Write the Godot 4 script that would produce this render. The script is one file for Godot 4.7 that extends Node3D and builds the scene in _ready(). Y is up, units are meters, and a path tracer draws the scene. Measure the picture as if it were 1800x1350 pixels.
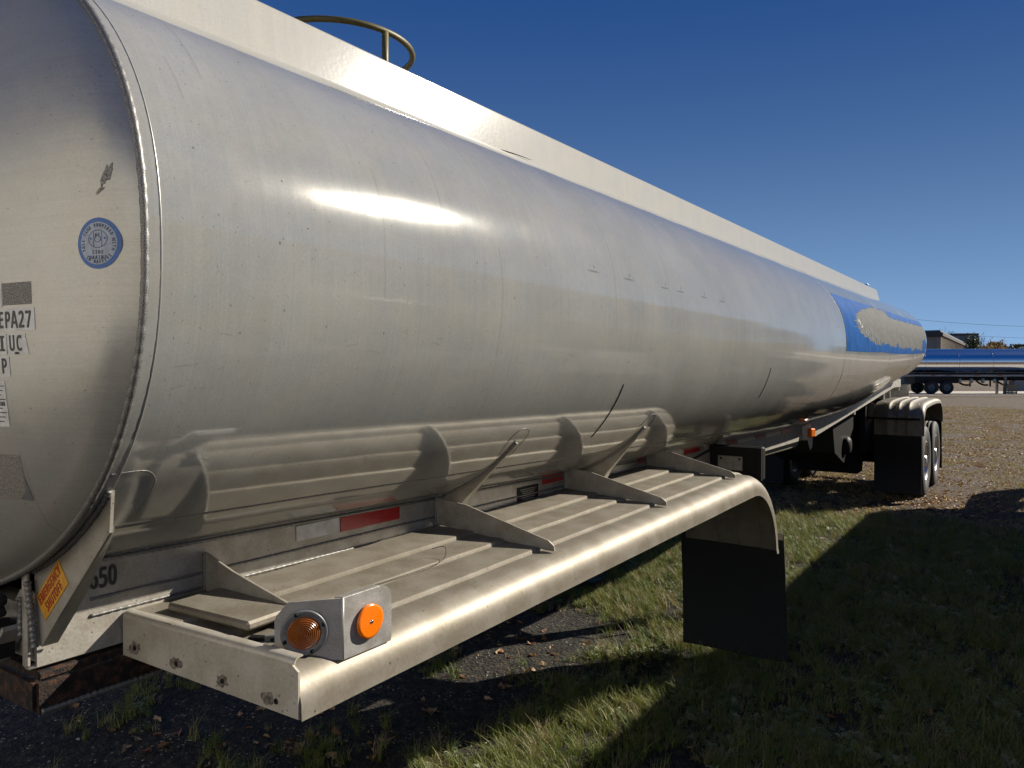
extends Node3D
# A weathered aluminium tank trailer parked in a yard. x = across the trailer, y = up, -z = rearwards along it.

var M := {}
var made := {}
var rng := RandomNumberGenerator.new()
const NN := 2.25
const KN := [[0.8, 2.914, 1.314, 1.215], [4.0, 2.93, 1.25, 1.232], [7.0, 2.945, 1.21, 1.24], [9.0, 2.955, 1.25, 1.238], [10.5, 2.965, 1.36, 1.215], [13.5, 2.985, 1.62, 1.15]]
const T0 := 0.8
const T1 := 13.5
var wob := FastNoiseLite.new()


func _ready() -> void:
	rng.seed = 7
	wob.seed = 5
	wob.frequency = 1.0
	setup_view()
	setup_materials()
	build_ground()
	build_background()
	build_trailer(Vector3.ZERO, 0)
	build_trailer(Vector3(4.45, 0, -1.1), 1)
	build_added_box_trailer(Vector3(-2.2, 0, 3.9))
	build_far_trailer()
	build_plants()


func setup_view() -> void:
	var cam := Camera3D.new()
	cam.name = "camera"
	add_child(cam)
	cam.fov = 53.06
	cam.near = 0.05
	cam.far = 1200.0
	cam.position = Vector3(2.59, 1.88, 0)
	cam.rotation_degrees = Vector3(-1.06, 34.38, 0)
	cam.current = true
	var sun := DirectionalLight3D.new()
	sun.name = "sun"
	add_child(sun)
	sun.look_at_from_position(Vector3(0.5, 0.5, -0.707), Vector3.ZERO, Vector3.UP)
	sun.light_energy = 1.6
	sun.light_color = Color(1.0, 0.965, 0.905)
	sun.light_angular_distance = 0.53
	sun.shadow_enabled = true
	var sky_mat := ProceduralSkyMaterial.new()
	sky_mat.sky_top_color = Color(0.0318, 0.1903, 0.3947)
	sky_mat.sky_horizon_color = Color(0.4537, 0.5809, 0.7119)
	sky_mat.sky_curve = 0.12
	sky_mat.ground_horizon_color = Color(0.36, 0.33, 0.29)
	sky_mat.ground_bottom_color = Color(0.30, 0.27, 0.22)
	sky_mat.sun_angle_max = 30.0
	sky_mat.sun_curve = 0.12
	var sky := Sky.new()
	sky.sky_material = sky_mat
	var env := Environment.new()
	env.background_mode = Environment.BG_SKY
	env.sky = sky
	env.tonemap_mode = Environment.TONE_MAPPER_LINEAR
	env.tonemap_exposure = 1.7
	env.sdfgi_enabled = true
	env.ssao_enabled = true
	env.ssil_enabled = true
	var we := WorldEnvironment.new()
	we.name = "world_environment"
	we.environment = env
	add_child(we)


# ---------------------------------------------------------------- helpers

func tag(o: Node, label: String, category: String, group := "", kind := "") -> void:
	if label != "": o.set_meta("label", label)
	if category != "": o.set_meta("category", category)
	if group != "": o.set_meta("group", group)
	if kind != "": o.set_meta("kind", kind)


func numbered(called: String) -> String:
	var n: int = made.get(called, 0)
	made[called] = n + 1
	return called if n == 0 else "%s_%03d" % [called, n]


func thing(called: String, at: Vector3, label: String, category: String, group := "") -> Node3D:
	var o := Node3D.new()
	o.name = numbered(called)
	o.position = at
	add_child(o)
	tag(o, label, category, group)
	return o


func part(parent: Node, called: String, mesh: Mesh, material: Material, x := Transform3D.IDENTITY) -> MeshInstance3D:
	var o := MeshInstance3D.new()
	o.name = called
	o.mesh = mesh
	o.material_override = material
	o.transform = x
	parent.add_child(o, true)
	return o


func pos(x: float, y: float, z: float) -> Transform3D:
	return Transform3D(Basis.IDENTITY, Vector3(x, y, z))


func lin(r: float, g: float, b: float) -> Color:
	return Color(r, g, b).linear_to_srgb()


func mesh_of(v: PackedVector3Array, idx: PackedInt32Array, smooth := true, uv := PackedVector2Array(), uv2 := PackedVector2Array()) -> ArrayMesh:
	var st := SurfaceTool.new()
	st.begin(Mesh.PRIMITIVE_TRIANGLES)
	st.set_smooth_group(0 if smooth else -1)
	if smooth:
		for i in v.size():
			st.set_smooth_group(0)
			if uv.size(): st.set_uv(uv[i])
			if uv2.size(): st.set_uv2(uv2[i])
			st.add_vertex(v[i])
		for i in idx: st.add_index(i)
	else:
		for i in idx:
			st.set_smooth_group(-1)
			if uv.size(): st.set_uv(uv[i])
			if uv2.size(): st.set_uv2(uv2[i])
			st.add_vertex(v[i])
	st.generate_normals()
	return st.commit()


func grid(nu: int, nv: int, f: Callable, uvf = null, uv2f = null) -> ArrayMesh:
	var v := PackedVector3Array()
	var uv := PackedVector2Array()
	var uv2 := PackedVector2Array()
	var idx := PackedInt32Array()
	for j in nv + 1:
		for i in nu + 1:
			var a := float(i) / nu
			var b := float(j) / nv
			v.append(f.call(a, b))
			if uvf != null: uv.append(uvf.call(a, b))
			if uv2f != null: uv2.append(uv2f.call(a, b))
	for j in nv:
		for i in nu:
			var k := j * (nu + 1) + i
			idx.append_array([k, k + 1, k + nu + 1, k + 1, k + nu + 2, k + nu + 1])
	return mesh_of(v, idx, true, uv, uv2)


# A thin sheet with both faces and edges: f(a, b) is the outer face.
func shell(nu: int, nv: int, f: Callable, th: float) -> ArrayMesh:
	var p := []
	for j in nv + 1:
		for i in nu + 1:
			p.append(f.call(float(i) / nu, float(j) / nv))
	var q := []
	for j in nv + 1:
		for i in nu + 1:
			var du: Vector3 = p[j * (nu + 1) + mini(i + 1, nu)] - p[j * (nu + 1) + maxi(i - 1, 0)]
			var dv: Vector3 = p[mini(j + 1, nv) * (nu + 1) + i] - p[maxi(j - 1, 0) * (nu + 1) + i]
			q.append(p[j * (nu + 1) + i] - du.cross(dv).normalized() * th)
	var st := SurfaceTool.new()
	st.begin(Mesh.PRIMITIVE_TRIANGLES)
	var base := 0
	for side in 2:
		var s: Array = p if side == 0 else q
		st.set_smooth_group(side)
		for x in s:
			st.add_vertex(x)
		for j in nv:
			for i in nu:
				var k := base + j * (nu + 1) + i
				var t := [k, k + 1, k + nu + 1, k + 1, k + nu + 2, k + nu + 1]
				if side == 0: t.reverse()
				for x in t: st.add_index(x)
		base += s.size()
	var rim := []
	for i in nu: rim.append([i, i + 1])
	for j in nv: rim.append([j * (nu + 1) + nu, (j + 1) * (nu + 1) + nu])
	for i in nu: rim.append([nv * (nu + 1) + nu - i, nv * (nu + 1) + nu - i - 1])
	for j in nv: rim.append([(nv - j) * (nu + 1), (nv - j - 1) * (nu + 1)])
	for e in rim:
		st.set_smooth_group(-1)
		for x in [p[e[0]], p[e[1]], q[e[1]], q[e[0]]]: st.add_vertex(x)
		for x in [0, 1, 2, 0, 2, 3]: st.add_index(base + x)
		base += 4
	st.generate_normals()
	return st.commit()


var boxes := {}
func box(sx: float, sy: float, sz: float, b := 0.0) -> ArrayMesh:
	var key := "%.4f %.4f %.4f %.4f" % [sx, sy, sz, b]
	if boxes.has(key): return boxes[key]
	if b <= 0: b = 0.04 * minf(sx, minf(sy, sz))
	b = minf(b, 0.45 * minf(sx, minf(sy, sz)))
	var h := Vector3(sx, sy, sz) / 2
	var st := SurfaceTool.new()
	st.begin(Mesh.PRIMITIVE_TRIANGLES)
	var quad := func(a: Vector3, bb: Vector3, c: Vector3, d: Vector3):
		var n := (bb - a).cross(c - a)
		var l := [a, bb, c, a, c, d]
		if n.dot(a + c) > 0: l.reverse()
		for x in l:
			st.set_smooth_group(-1)
			st.add_vertex(x)
	for ax in 3:
		var u := (ax + 1) % 3
		var w := (ax + 2) % 3
		for s in [-1.0, 1.0]:
			var c := []
			for k in [[-1, -1], [1, -1], [1, 1], [-1, 1]]:
				var v := Vector3.ZERO
				v[ax] = s * h[ax]
				v[u] = k[0] * (h[u] - b)
				v[w] = k[1] * (h[w] - b)
				c.append(v)
			quad.call(c[0], c[1], c[2], c[3])
			for s2 in [-1.0, 1.0]:
				var e := []
				for k in [-1.0, 1.0]:
					var v := Vector3.ZERO
					v[ax] = s * h[ax]; v[u] = s2 * (h[u] - b); v[w] = k * (h[w] - b)
					var v2 := v
					v2[ax] = s * (h[ax] - b); v2[u] = s2 * h[u]
					e.append([v, v2])
				quad.call(e[0][0], e[1][0], e[1][1], e[0][1])
	for sx_ in [-1.0, 1.0]:
		for sy_ in [-1.0, 1.0]:
			for sz_ in [-1.0, 1.0]:
				var a := Vector3(sx_ * h.x, sy_ * (h.y - b), sz_ * (h.z - b))
				var bb := Vector3(sx_ * (h.x - b), sy_ * h.y, sz_ * (h.z - b))
				var c := Vector3(sx_ * (h.x - b), sy_ * (h.y - b), sz_ * h.z)
				var l := [a, bb, c]
				if (bb - a).cross(c - a).dot(a) > 0: l.reverse()
				for x in l:
					st.set_smooth_group(-1)
					st.add_vertex(x)
	st.generate_normals()
	boxes[key] = st.commit()
	return boxes[key]


func bar(a: Vector3, b: Vector3, w: float, h: float, up := Vector3.UP) -> Transform3D:
	# placement for box(w, h, length): z runs from a to b
	var z := (b - a).normalized()
	var x := up.cross(z).normalized()
	return Transform3D(Basis(x, z.cross(x), z), (a + b) / 2)


# A tube along points; rf(k) scales the radius at ring k. flat squashes it along "lie".
func tube(pts: Array, r: float, sides := 8, closed := false, rf = null, lie := Vector3.ZERO, squash := 1.0) -> ArrayMesh:
	var v := PackedVector3Array()
	var idx := PackedInt32Array()
	var n := pts.size()
	var nrm := Vector3.ZERO
	for i in n:
		var d: Vector3
		if closed: d = pts[(i + 1) % n] - pts[(i - 1 + n) % n]
		else: d = pts[mini(i + 1, n - 1)] - pts[maxi(i - 1, 0)]
		d = d.normalized()
		if lie != Vector3.ZERO: nrm = lie - d * lie.dot(d)
		elif nrm == Vector3.ZERO: nrm = d.cross(Vector3.UP if absf(d.y) < 0.9 else Vector3.RIGHT)
		nrm = (nrm - d * nrm.dot(d)).normalized()
		var bi := d.cross(nrm)
		var rr: float = r * (rf.call(i) if rf != null else 1.0)
		for k in sides:
			var a := TAU * k / sides
			v.append(pts[i] + nrm * cos(a) * rr * squash + bi * sin(a) * rr)
	var rings := n if closed else n - 1
	for i in rings:
		for k in sides:
			var a := i * sides + k
			var b := i * sides + (k + 1) % sides
			var c := ((i + 1) % n) * sides + k
			var d := ((i + 1) % n) * sides + (k + 1) % sides
			idx.append_array([a, b, c, b, d, c])
	if not closed:
		for e in [0, n - 1]:
			var m := v.size()
			v.append(pts[e])
			for k in sides:
				if e == 0: idx.append_array([m, e * sides + (k + 1) % sides, e * sides + k])
				else: idx.append_array([m, e * sides + k, e * sides + (k + 1) % sides])
	return mesh_of(v, idx, true)


# profile of (radius, height); turned round y
func lathe(profile: Array, seg := 32, creased := false) -> ArrayMesh:
	var v := PackedVector3Array()
	var idx := PackedInt32Array()
	for j in profile.size():
		for i in seg:
			var a := TAU * i / seg
			v.append(Vector3(profile[j].x * cos(a), profile[j].y, profile[j].x * sin(a)))
	for j in profile.size() - 1:
		for i in seg:
			var a := j * seg + i
			var b := j * seg + (i + 1) % seg
			idx.append_array([a, b, a + seg, b, b + seg, a + seg])
	return mesh_of(v, idx, not creased)


# extrude a polygon (x, y) along z by depth, centred
func prism(poly: Array, depth: float) -> ArrayMesh:
	var pv := PackedVector2Array(poly)
	var tri := Geometry2D.triangulate_polygon(pv)
	var st := SurfaceTool.new()
	st.begin(Mesh.PRIMITIVE_TRIANGLES)
	var area := 0.0
	for i in pv.size():
		area += pv[i].cross(pv[(i + 1) % pv.size()])
	for s in [0, 1]:
		var z := depth / 2 if s == 1 else -depth / 2
		for k in range(0, tri.size(), 3):
			var t := [tri[k], tri[k + 1], tri[k + 2]]
			var a: Vector2 = pv[t[0]]
			var cw: bool = (pv[t[1]] - a).cross(pv[t[2]] - a) < 0
			if cw != (s == 1): t.reverse()
			for x in t:
				st.set_smooth_group(-1)
				st.add_vertex(Vector3(pv[x].x, pv[x].y, z))
	for i in pv.size():
		var a: Vector2 = pv[i]
		var b: Vector2 = pv[(i + 1) % pv.size()]
		if area < 0:
			var sw := a; a = b; b = sw
		var h := depth / 2
		for x in [Vector3(a.x, a.y, h), Vector3(b.x, b.y, -h), Vector3(b.x, b.y, h), Vector3(a.x, a.y, h), Vector3(a.x, a.y, -h), Vector3(b.x, b.y, -h)]:
			st.set_smooth_group(-1)
			st.add_vertex(x)
	st.generate_normals()
	return st.commit()


func disc(r: float, th: float, seg := 28) -> ArrayMesh:   # flat on xy, facing +z
	var b := minf(th * 0.4, r * 0.1)
	var m := lathe([Vector2(0, -th / 2), Vector2(r, -th / 2), Vector2(r, th / 2 - b), Vector2(r - b, th / 2), Vector2(0, th / 2)], seg, true)
	return turned(m, Basis(Vector3.RIGHT, PI / 2))


func turned(m: Mesh, b: Basis) -> ArrayMesh:
	var st := SurfaceTool.new()
	st.begin(Mesh.PRIMITIVE_TRIANGLES)
	st.append_from(m, 0, Transform3D(b, Vector3.ZERO))
	return st.commit()


func letters(s: String, height: float, wide := 1.0, bold := true) -> Mesh:
	var f := SystemFont.new()
	f.font_names = PackedStringArray(["Droid Sans"])
	f.font_weight = 700 if bold else 400
	var t := TextMesh.new()
	t.text = s
	t.font = f
	t.font_size = 64
	t.pixel_size = height / 46.0
	t.depth = 0.0008 / 1.0
	t.curve_step = 2.0
	if wide == 1.0: return t
	return turned(t, Basis.from_scale(Vector3(wide, 1, 1)))


# ---------------------------------------------------------------- materials

func noise_img(w: int, h: int, freq: float, sd: int, octaves := 4) -> Image:
	var n := FastNoiseLite.new()
	n.seed = sd
	n.noise_type = FastNoiseLite.TYPE_SIMPLEX_SMOOTH
	n.frequency = freq
	n.fractal_octaves = octaves
	return n.get_seamless_image(w, h)


func tex(im: Image) -> ImageTexture:
	return ImageTexture.create_from_image(im)


func mottled(w: int, lo: float, hi: float, freq: float, sd: int, tint_lo := Color.WHITE, tint_hi := Color.WHITE, octaves := 5, pits := 0, pit_tone := 0.6) -> Image:
	var a := noise_img(w, w, freq, sd, octaves).get_data()
	var b := noise_img(w, w, freq * 9.0, sd + 31, 3).get_data()
	var out := PackedByteArray()
	out.resize(w * w * 3)
	for i in w * w:
		var k := (a[i] * 0.65 + b[i] * 0.35) / 255.0
		var t := clampf((k - 0.3) / 0.4, 0.0, 1.0)
		var v := lerpf(lo, hi, t) * 255.0
		var c := tint_lo.lerp(tint_hi, t)
		out[i * 3] = clampi(int(v * c.r), 0, 255)
		out[i * 3 + 1] = clampi(int(v * c.g), 0, 255)
		out[i * 3 + 2] = clampi(int(v * c.b), 0, 255)
	for k in pits:
		var x := rng.randi_range(0, w - 1)
		var y := rng.randi_range(0, w - 1)
		var r := rng.randi_range(0, 1)
		var f := rng.randf_range(pit_tone, 0.9)
		for dy in range(-r, r + 1):
			for dx in range(-r, r + 1):
				var q := (posmod(y + dy, w) * w + posmod(x + dx, w)) * 3
				for ch in 3: out[q + ch] = int(out[q + ch] * f)
	return Image.create_from_data(w, w, false, Image.FORMAT_RGB8, out)


func mat(called: String, c: Color, rough: float, metal := 0.0, texture = null, scale := 1.0, bump = null, bump_cm := 0.05, rough_tex = null) -> StandardMaterial3D:
	var m := StandardMaterial3D.new()
	m.resource_name = called
	m.albedo_color = c
	m.roughness = rough
	m.metallic = metal
	if texture != null: m.albedo_texture = texture
	if bump != null:
		m.heightmap_enabled = true
		m.heightmap_texture = bump
		m.heightmap_scale = bump_cm
	if rough_tex != null: m.roughness_texture = rough_tex
	if texture != null or bump != null or rough_tex != null:
		m.uv1_triplanar = true
		m.uv1_world_triplanar = true
		m.uv1_scale = Vector3.ONE * scale
	M[called] = m
	return m


# brushed sheet: fine lines round the tank (along v), soft cloudiness, small pits
func brushed_images(w: int) -> Array:
	var line := noise_img(w, 8, 0.35, 3, 3)
	line.resize(w, w, Image.INTERPOLATE_BILINEAR)
	var wide := noise_img(w, 16, 0.03, 4, 3)
	wide.resize(w, w, Image.INTERPOLATE_CUBIC)
	var ld := line.get_data()
	var wd := wide.get_data()
	var cd := noise_img(w, w, 0.006, 8, 5).get_data()
	var fd := noise_img(w, w, 0.12, 9, 3).get_data()
	var alb := PackedByteArray()
	var rgh := PackedByteArray()
	var hgt := PackedByteArray()
	alb.resize(w * w * 3)
	rgh.resize(w * w)
	hgt.resize(w * w)
	for i in w * w:
		var l := ld[i] / 255.0 - 0.5
		var q := wd[i] / 255.0 - 0.5
		var c := cd[i] / 255.0 - 0.5
		var f := fd[i] / 255.0 - 0.5
		var a := 0.92 + l * 0.06 + q * 0.02 + c * 0.04 + f * 0.06
		alb[i * 3] = clampi(int(a * 255.0), 0, 255)
		alb[i * 3 + 1] = clampi(int(a * (0.995 - c * 0.02) * 255.0), 0, 255)
		alb[i * 3 + 2] = clampi(int(a * (0.98 - c * 0.05) * 255.0), 0, 255)
		rgh[i] = clampi(int((0.88 + c * 0.16 + l * 0.06 + q * 0.04 + f * 0.06) * 255.0), 0, 255)
		hgt[i] = clampi(int((0.5 + l * 0.5 + f * 0.25) * 255.0), 0, 255)
	for k in 900:
		var x := rng.randi_range(0, w - 1)
		var y := rng.randi_range(0, w - 1)
		var n := 1 if k % 3 else rng.randi_range(2, 5)
		var dx := rng.randi_range(-1, 1)
		var f := rng.randf_range(0.45, 0.85)
		for s in n:
			var q := posmod(y + s, w) * w + posmod(x + dx * s, w)
			for ch in 3: alb[q * 3 + ch] = int(alb[q * 3 + ch] * f)
			hgt[q] = int(hgt[q] * 0.5)
	return [Image.create_from_data(w, w, false, Image.FORMAT_RGB8, alb), Image.create_from_data(w, w, false, Image.FORMAT_L8, rgh), Image.create_from_data(w, w, false, Image.FORMAT_L8, hgt)]


func dab(d: PackedByteArray, w: int, h: int, x: float, y: float, rx: float, ry: float, c: Color, a: float) -> void:
	for j in range(int(y - ry), int(y + ry) + 2):
		for i in range(int(x - rx), int(x + rx) + 2):
			var e := pow((i - x) / maxf(rx, 0.5), 2) + pow((j - y) / maxf(ry, 0.5), 2)
			if e > 1.0 or j < 0 or j >= h: continue
			var q := (j * w + posmod(i, w)) * 4
			var k := a * (1.0 - e * 0.6)
			for ch in 3: d[q + ch] = int(lerpf(d[q + ch], c[ch] * 255.0, k))


# scratches, rubbed patches and grime on the side of the tank: 4.2 m of length by 2.3 m of girth
func marks_image(w: int, h: int) -> Image:
	var d := PackedByteArray()
	d.resize(w * h * 4)
	var cd := noise_img(w, h, 0.004, 21, 5).get_data()
	var fd := noise_img(w, h, 0.05, 22, 3).get_data()
	for i in w * h:
		var y := float(i / w) / h
		var c := (cd[i] * 0.7 + fd[i] * 0.3) / 255.0
		var v := 0.94 + (c - 0.5) * 0.1
		d[i * 4] = clampi(int(v * 255.0), 0, 255)
		d[i * 4 + 1] = clampi(int(v * 254.0), 0, 255)
		d[i * 4 + 2] = clampi(int(v * 252.0), 0, 255)
		d[i * 4 + 3] = 255
	var r := RandomNumberGenerator.new()
	r.seed = 77
	# x = metres along, y = metres of girth from the lower edge of the map; px = w / 4.2
	var sx := w / 4.2
	var sy := h / 2.3
	for k in 46:   # bundles of bright scratches
		var x := r.randf() * w
		var y := (1.0 - r.randf_range(0.35, 0.75)) * h
		var n := r.randi_range(2, 6)
		for s in n:
			var x0 := x + r.randf_range(-0.05, 0.05) * sx
			var y0 := y + r.randf_range(-0.03, 0.03) * sy
			var len := r.randf_range(0.02, 0.11) * sx
			var sl := r.randf_range(-0.05, 0.12)
			for q in int(len):
				dab(d, w, h, x0 + q, y0 + q * sl, 0.6, 0.6, Color(1, 1, 1), 0.35)
	for k in 420:  # pits and specks
		var s := r.randf_range(0.6, 1.5)
		dab(d, w, h, r.randf() * w, r.randf_range(0.1, 0.9) * h, s, s, Color(0.35, 0.33, 0.31), r.randf_range(0.2, 0.6))
	for k in 70:  # short dark nicks
		var x := r.randf() * w
		var y := r.randf_range(0.55, 0.75) * h
		var a := r.randf_range(-0.5, 0.3)
		for q in r.randi_range(8, 26):
			dab(d, w, h, x + q, y + q * a, 0.9, 0.9, Color(0.6, 0.59, 0.57), 0.2)
	for k in 6:    # row of grey transfer marks
		var x: float = (1.75 + [0.0, 0.3, 0.66, 0.84, 1.14, 1.4][k]) * sx
		var y := 0.435 * h + k * 0.4
		dab(d, w, h, x, y, 24, 2.0, Color(0.5, 0.49, 0.48), 0.45)
		dab(d, w, h, x + 6, y - 9, 2, 4, Color(0.35, 0.34, 0.33), 0.5)
	for k in 9:    # water runs
		var x := r.randf() * w
		var y := r.randf_range(0.1, 0.5) * h
		var len := r.randf_range(60, 220)
		for q in int(len):
			dab(d, w, h, x + sin(q * 0.03) * 2, y + q, 2.0, 1.0, Color(0.6, 0.58, 0.55), 0.10)
	return Image.create_from_data(w, h, false, Image.FORMAT_RGBA8, d)


func setup_materials() -> void:
	var br := brushed_images(1024)
	var t_alb := tex(br[0])
	var t_rgh := tex(br[1])
	var t_hgt := tex(br[2])
	var t_mark := tex(marks_image(2048, 1024))
	var m := StandardMaterial3D.new()
	m.resource_name = "weathered_aluminium"
	m.albedo_color = lin(0.442, 0.453, 0.45)
	m.albedo_texture = t_alb
	m.metallic = 0.28
	m.roughness = 0.092
	m.roughness_texture = t_rgh
	m.heightmap_enabled = true
	m.heightmap_texture = t_hgt
	m.heightmap_scale = 0.004
	m.detail_enabled = true
	m.detail_blend_mode = BaseMaterial3D.BLEND_MODE_MUL
	m.detail_albedo = t_mark
	m.detail_uv_layer = BaseMaterial3D.DETAIL_UV_2
	M["tank"] = m
	var hm: StandardMaterial3D = m.duplicate()
	hm.resource_name = "weathered_aluminium_head"
	hm.metallic = 0.5
	hm.roughness = 0.36
	hm.albedo_color = lin(0.5, 0.5, 0.485)
	M["head"] = hm
	var t_mot := tex(mottled(512, 0.88, 1.0, 0.012, 41, Color(1, 0.985, 0.955), Color.WHITE, 5, 260, 0.6))
	var t_fine := tex(mottled(512, 0.25, 1.0, 0.09, 42))
	mat("deck", lin(0.24, 0.219, 0.181), 0.48, 0.28, t_mot, 1.1, t_fine, 0.02)
	mat("frame", lin(0.38, 0.36, 0.32), 0.5, 0.35, t_mot, 1.7, t_fine, 0.03)
	mat("rail", lin(0.44, 0.435, 0.415), 0.15, 0.0, t_alb, 0.8, t_fine, 0.01)
	M["rail"].metallic_specular = 0.17
	M["deck"].metallic_specular = 0.3
	mat("lip", lin(0.47, 0.445, 0.39), 0.45, 0.2, t_mot, 1.3, t_fine, 0.02)  # paler than the deck, in part standing in for light bounced onto the lip
	mat("weld", lin(0.42, 0.41, 0.39), 0.5, 0.5, t_fine, 9.0)
	mat("bracket", lin(0.45, 0.44, 0.425), 0.42, 0.5, t_mot, 2.3, t_fine, 0.02)
	var t_rust := tex(mottled(512, 0.3, 1.0, 0.02, 51, Color(0.55, 0.42, 0.36), Color(1, 0.78, 0.6), 6, 900, 0.3))
	mat("rust", lin(0.07, 0.05, 0.038), 0.85, 0.1, t_rust, 3.0, t_fine, 0.15)
	mat("black_steel", lin(0.018, 0.018, 0.018), 0.55, 0.0, t_mot, 2.0)
	M["black_steel"].metallic_specular = 0.25
	mat("rubber", lin(0.009, 0.009, 0.009), 0.8, 0.0, t_mot, 3.0)
	var t_dust := tex(mottled(512, 0.5, 1.0, 0.03, 55, Color(1, 0.95, 0.88), Color.WHITE))
	mat("tyre", lin(0.030, 0.029, 0.028), 0.75, 0.0, t_dust, 2.0, t_fine, 0.1)
	mat("rim", lin(0.6, 0.6, 0.6), 0.3, 0.7, t_mot, 3.0)
	mat("chrome", lin(0.8, 0.8, 0.8), 0.12, 1.0)
	mat("olive", lin(0.11, 0.09, 0.018), 0.5, 0.0, t_mot, 5.0, t_fine, 0.03)
	mat("red_tape", lin(0.36, 0.012, 0.014), 0.3, 0.0, t_mot, 3.0)
	mat("white_tape", lin(0.55, 0.54, 0.52), 0.35, 0.0, t_mot, 3.0)
	mat("decal_white", lin(0.60, 0.61, 0.61), 0.45, 0.0, t_mot, 4.0)
	mat("decal_black", lin(0.012, 0.013, 0.018), 0.5)
	mat("decal_grey", lin(0.30, 0.29, 0.27), 0.6, 0.0, t_dust, 14.0, t_fine, 0.03)
	mat("sticker_blue", lin(0.03, 0.13, 0.42), 0.45, 0.0, t_mot, 9.0)
	mat("sticker_ink", lin(0.05, 0.08, 0.14), 0.5)
	mat("sticker_face", lin(0.36, 0.42, 0.52), 0.45, 0.0, t_mot, 9.0)
	mat("warning", lin(0.62, 0.30, 0.02), 0.5, 0.0, t_mot, 6.0)
	mat("warning_ink", lin(0.28, 0.03, 0.012), 0.5)
	mat("blue_vinyl", lin(0.025, 0.10, 0.32), 0.4, 0.0, t_mot, 0.8)
	M["blue_vinyl"].metallic_specular = 0.08
	mat("residue", lin(0.165, 0.171, 0.17), 0.75, 0.1, t_mot, 1.3, t_fine, 0.02)
	M["residue"].metallic_specular = 0.1
	M["residue"].metallic = 0.0
	mat("amber", lin(0.72, 0.16, 0.004), 0.2, 0.0)
	M["amber"].subsurf_scatter_enabled = true
	M["amber"].subsurf_scatter_strength = 0.15
	mat("amber_lens", lin(0.24, 0.07, 0.012), 0.2, 0.0)
	mat("bezel", lin(0.15, 0.155, 0.165), 0.45, 0.2, t_mot, 9.0)
	mat("white_paint", lin(0.78, 0.77, 0.74), 0.4, 0.0, t_mot, 0.6)
	mat("plastic_black", lin(0.010, 0.010, 0.011), 0.6)
	M["plastic_black"].metallic_specular = 0.25
	mat("scuff", lin(0.32, 0.325, 0.315), 0.5, 0.2, t_dust, 9.0)
	mat("faded_print", lin(0.26, 0.31, 0.38), 0.6, 0.0, t_dust, 6.0)
	mat("grime", lin(0.26, 0.245, 0.215), 0.7, 0.1, t_dust, 5.0)
	mat("plate_grey", lin(0.22, 0.22, 0.22), 0.5, 0.2, t_mot, 4.0)
	mat("dirt", lin(0.05, 0.042, 0.032), 0.95, 0.0, t_rust, 8.0)
	# polished tank far off
	mat("polished", lin(0.80, 0.81, 0.83), 0.16, 1.0)
	mat("siding", lin(0.36, 0.31, 0.24), 0.7, 0.0, t_mot, 0.5)
	mat("siding_trim", lin(0.06, 0.05, 0.045), 0.6)
	mat("roofing", lin(0.16, 0.20, 0.22), 0.6, 0.0, t_mot, 0.5)
	mat("glass_dark", lin(0.02, 0.025, 0.03), 0.1)
	mat("timber", lin(0.30, 0.22, 0.13), 0.8, 0.0, t_mot, 3.0)
	mat("bark", lin(0.09, 0.075, 0.06), 0.9, 0.0, t_mot, 2.0)
	mat("wire", lin(0.03, 0.03, 0.032), 0.6)
	for k in [["leaf_green", 0.045, 0.06, 0.022], ["leaf_dark", 0.03, 0.037, 0.02], ["leaf_yellow", 0.30, 0.17, 0.02], ["leaf_brown", 0.10, 0.065, 0.035]]:
		var lm := mat(k[0], lin(k[1], k[2], k[3]), 0.7)
		lm.backlight_enabled = true
		lm.backlight = lin(0.3, 0.3, 0.15)
		lm.vertex_color_use_as_albedo = true
	# ground
	var t_soil := tex(mottled(1024, 0.35, 1.0, 0.02, 61, Color(0.85, 0.78, 0.7), Color(1, 0.97, 0.92), 6, 16000, 0.45))
	var t_soilh := tex(mottled(1024, 0.0, 1.0, 0.05, 62, Color.WHITE, Color.WHITE, 6))
	var g := mat("ground", Color.WHITE, 0.95, 0.0, t_soil, 0.55, t_soilh, 1.6)
	g.vertex_color_use_as_albedo = true
	mat("gravel", lin(0.46, 0.42, 0.365), 0.95, 0.0, t_mot, 0.35, t_soilh, 0.4)
	var gm := mat("grass", Color.WHITE, 0.6)
	gm.vertex_color_use_as_albedo = true
	gm.backlight_enabled = true
	gm.backlight = lin(0.5, 0.5, 0.3)
	var pm := mat("pebble", Color.WHITE, 0.9)
	pm.vertex_color_use_as_albedo = true


# ---------------------------------------------------------------- tank shape

func prof(t: float) -> Vector3:   # top, bottom, half width
	for i in KN.size() - 1:
		if t <= KN[i + 1][0] or i == KN.size() - 2:
			var k: float = clampf((t - KN[i][0]) / (KN[i + 1][0] - KN[i][0]), 0.0, 1.0)
			return Vector3(lerpf(KN[i][1], KN[i + 1][1], k), lerpf(KN[i][2], KN[i + 1][2], k), lerpf(KN[i][3], KN[i + 1][3], k))
	return Vector3.ZERO


func sprof(t: float) -> Vector3:   # the same, eased over the bends
	return (prof(t) * 2.0 + prof(clampf(t - 0.35, T0, T1)) + prof(clampf(t + 0.35, T0, T1)) + prof(clampf(t - 0.7, T0, T1)) + prof(clampf(t + 0.7, T0, T1))) / 6.0


func section(s: Vector3, th: float, k := 1.0) -> Vector2:
	var c := (s.x + s.y) / 2
	var b := (s.x - s.y) / 2
	var co := cos(th)
	var si := sin(th)
	return Vector2(k * s.z * signf(co) * pow(absf(co), 2.0 / NN), c + k * b * signf(si) * pow(absf(si), 2.0 / NN))


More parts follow.
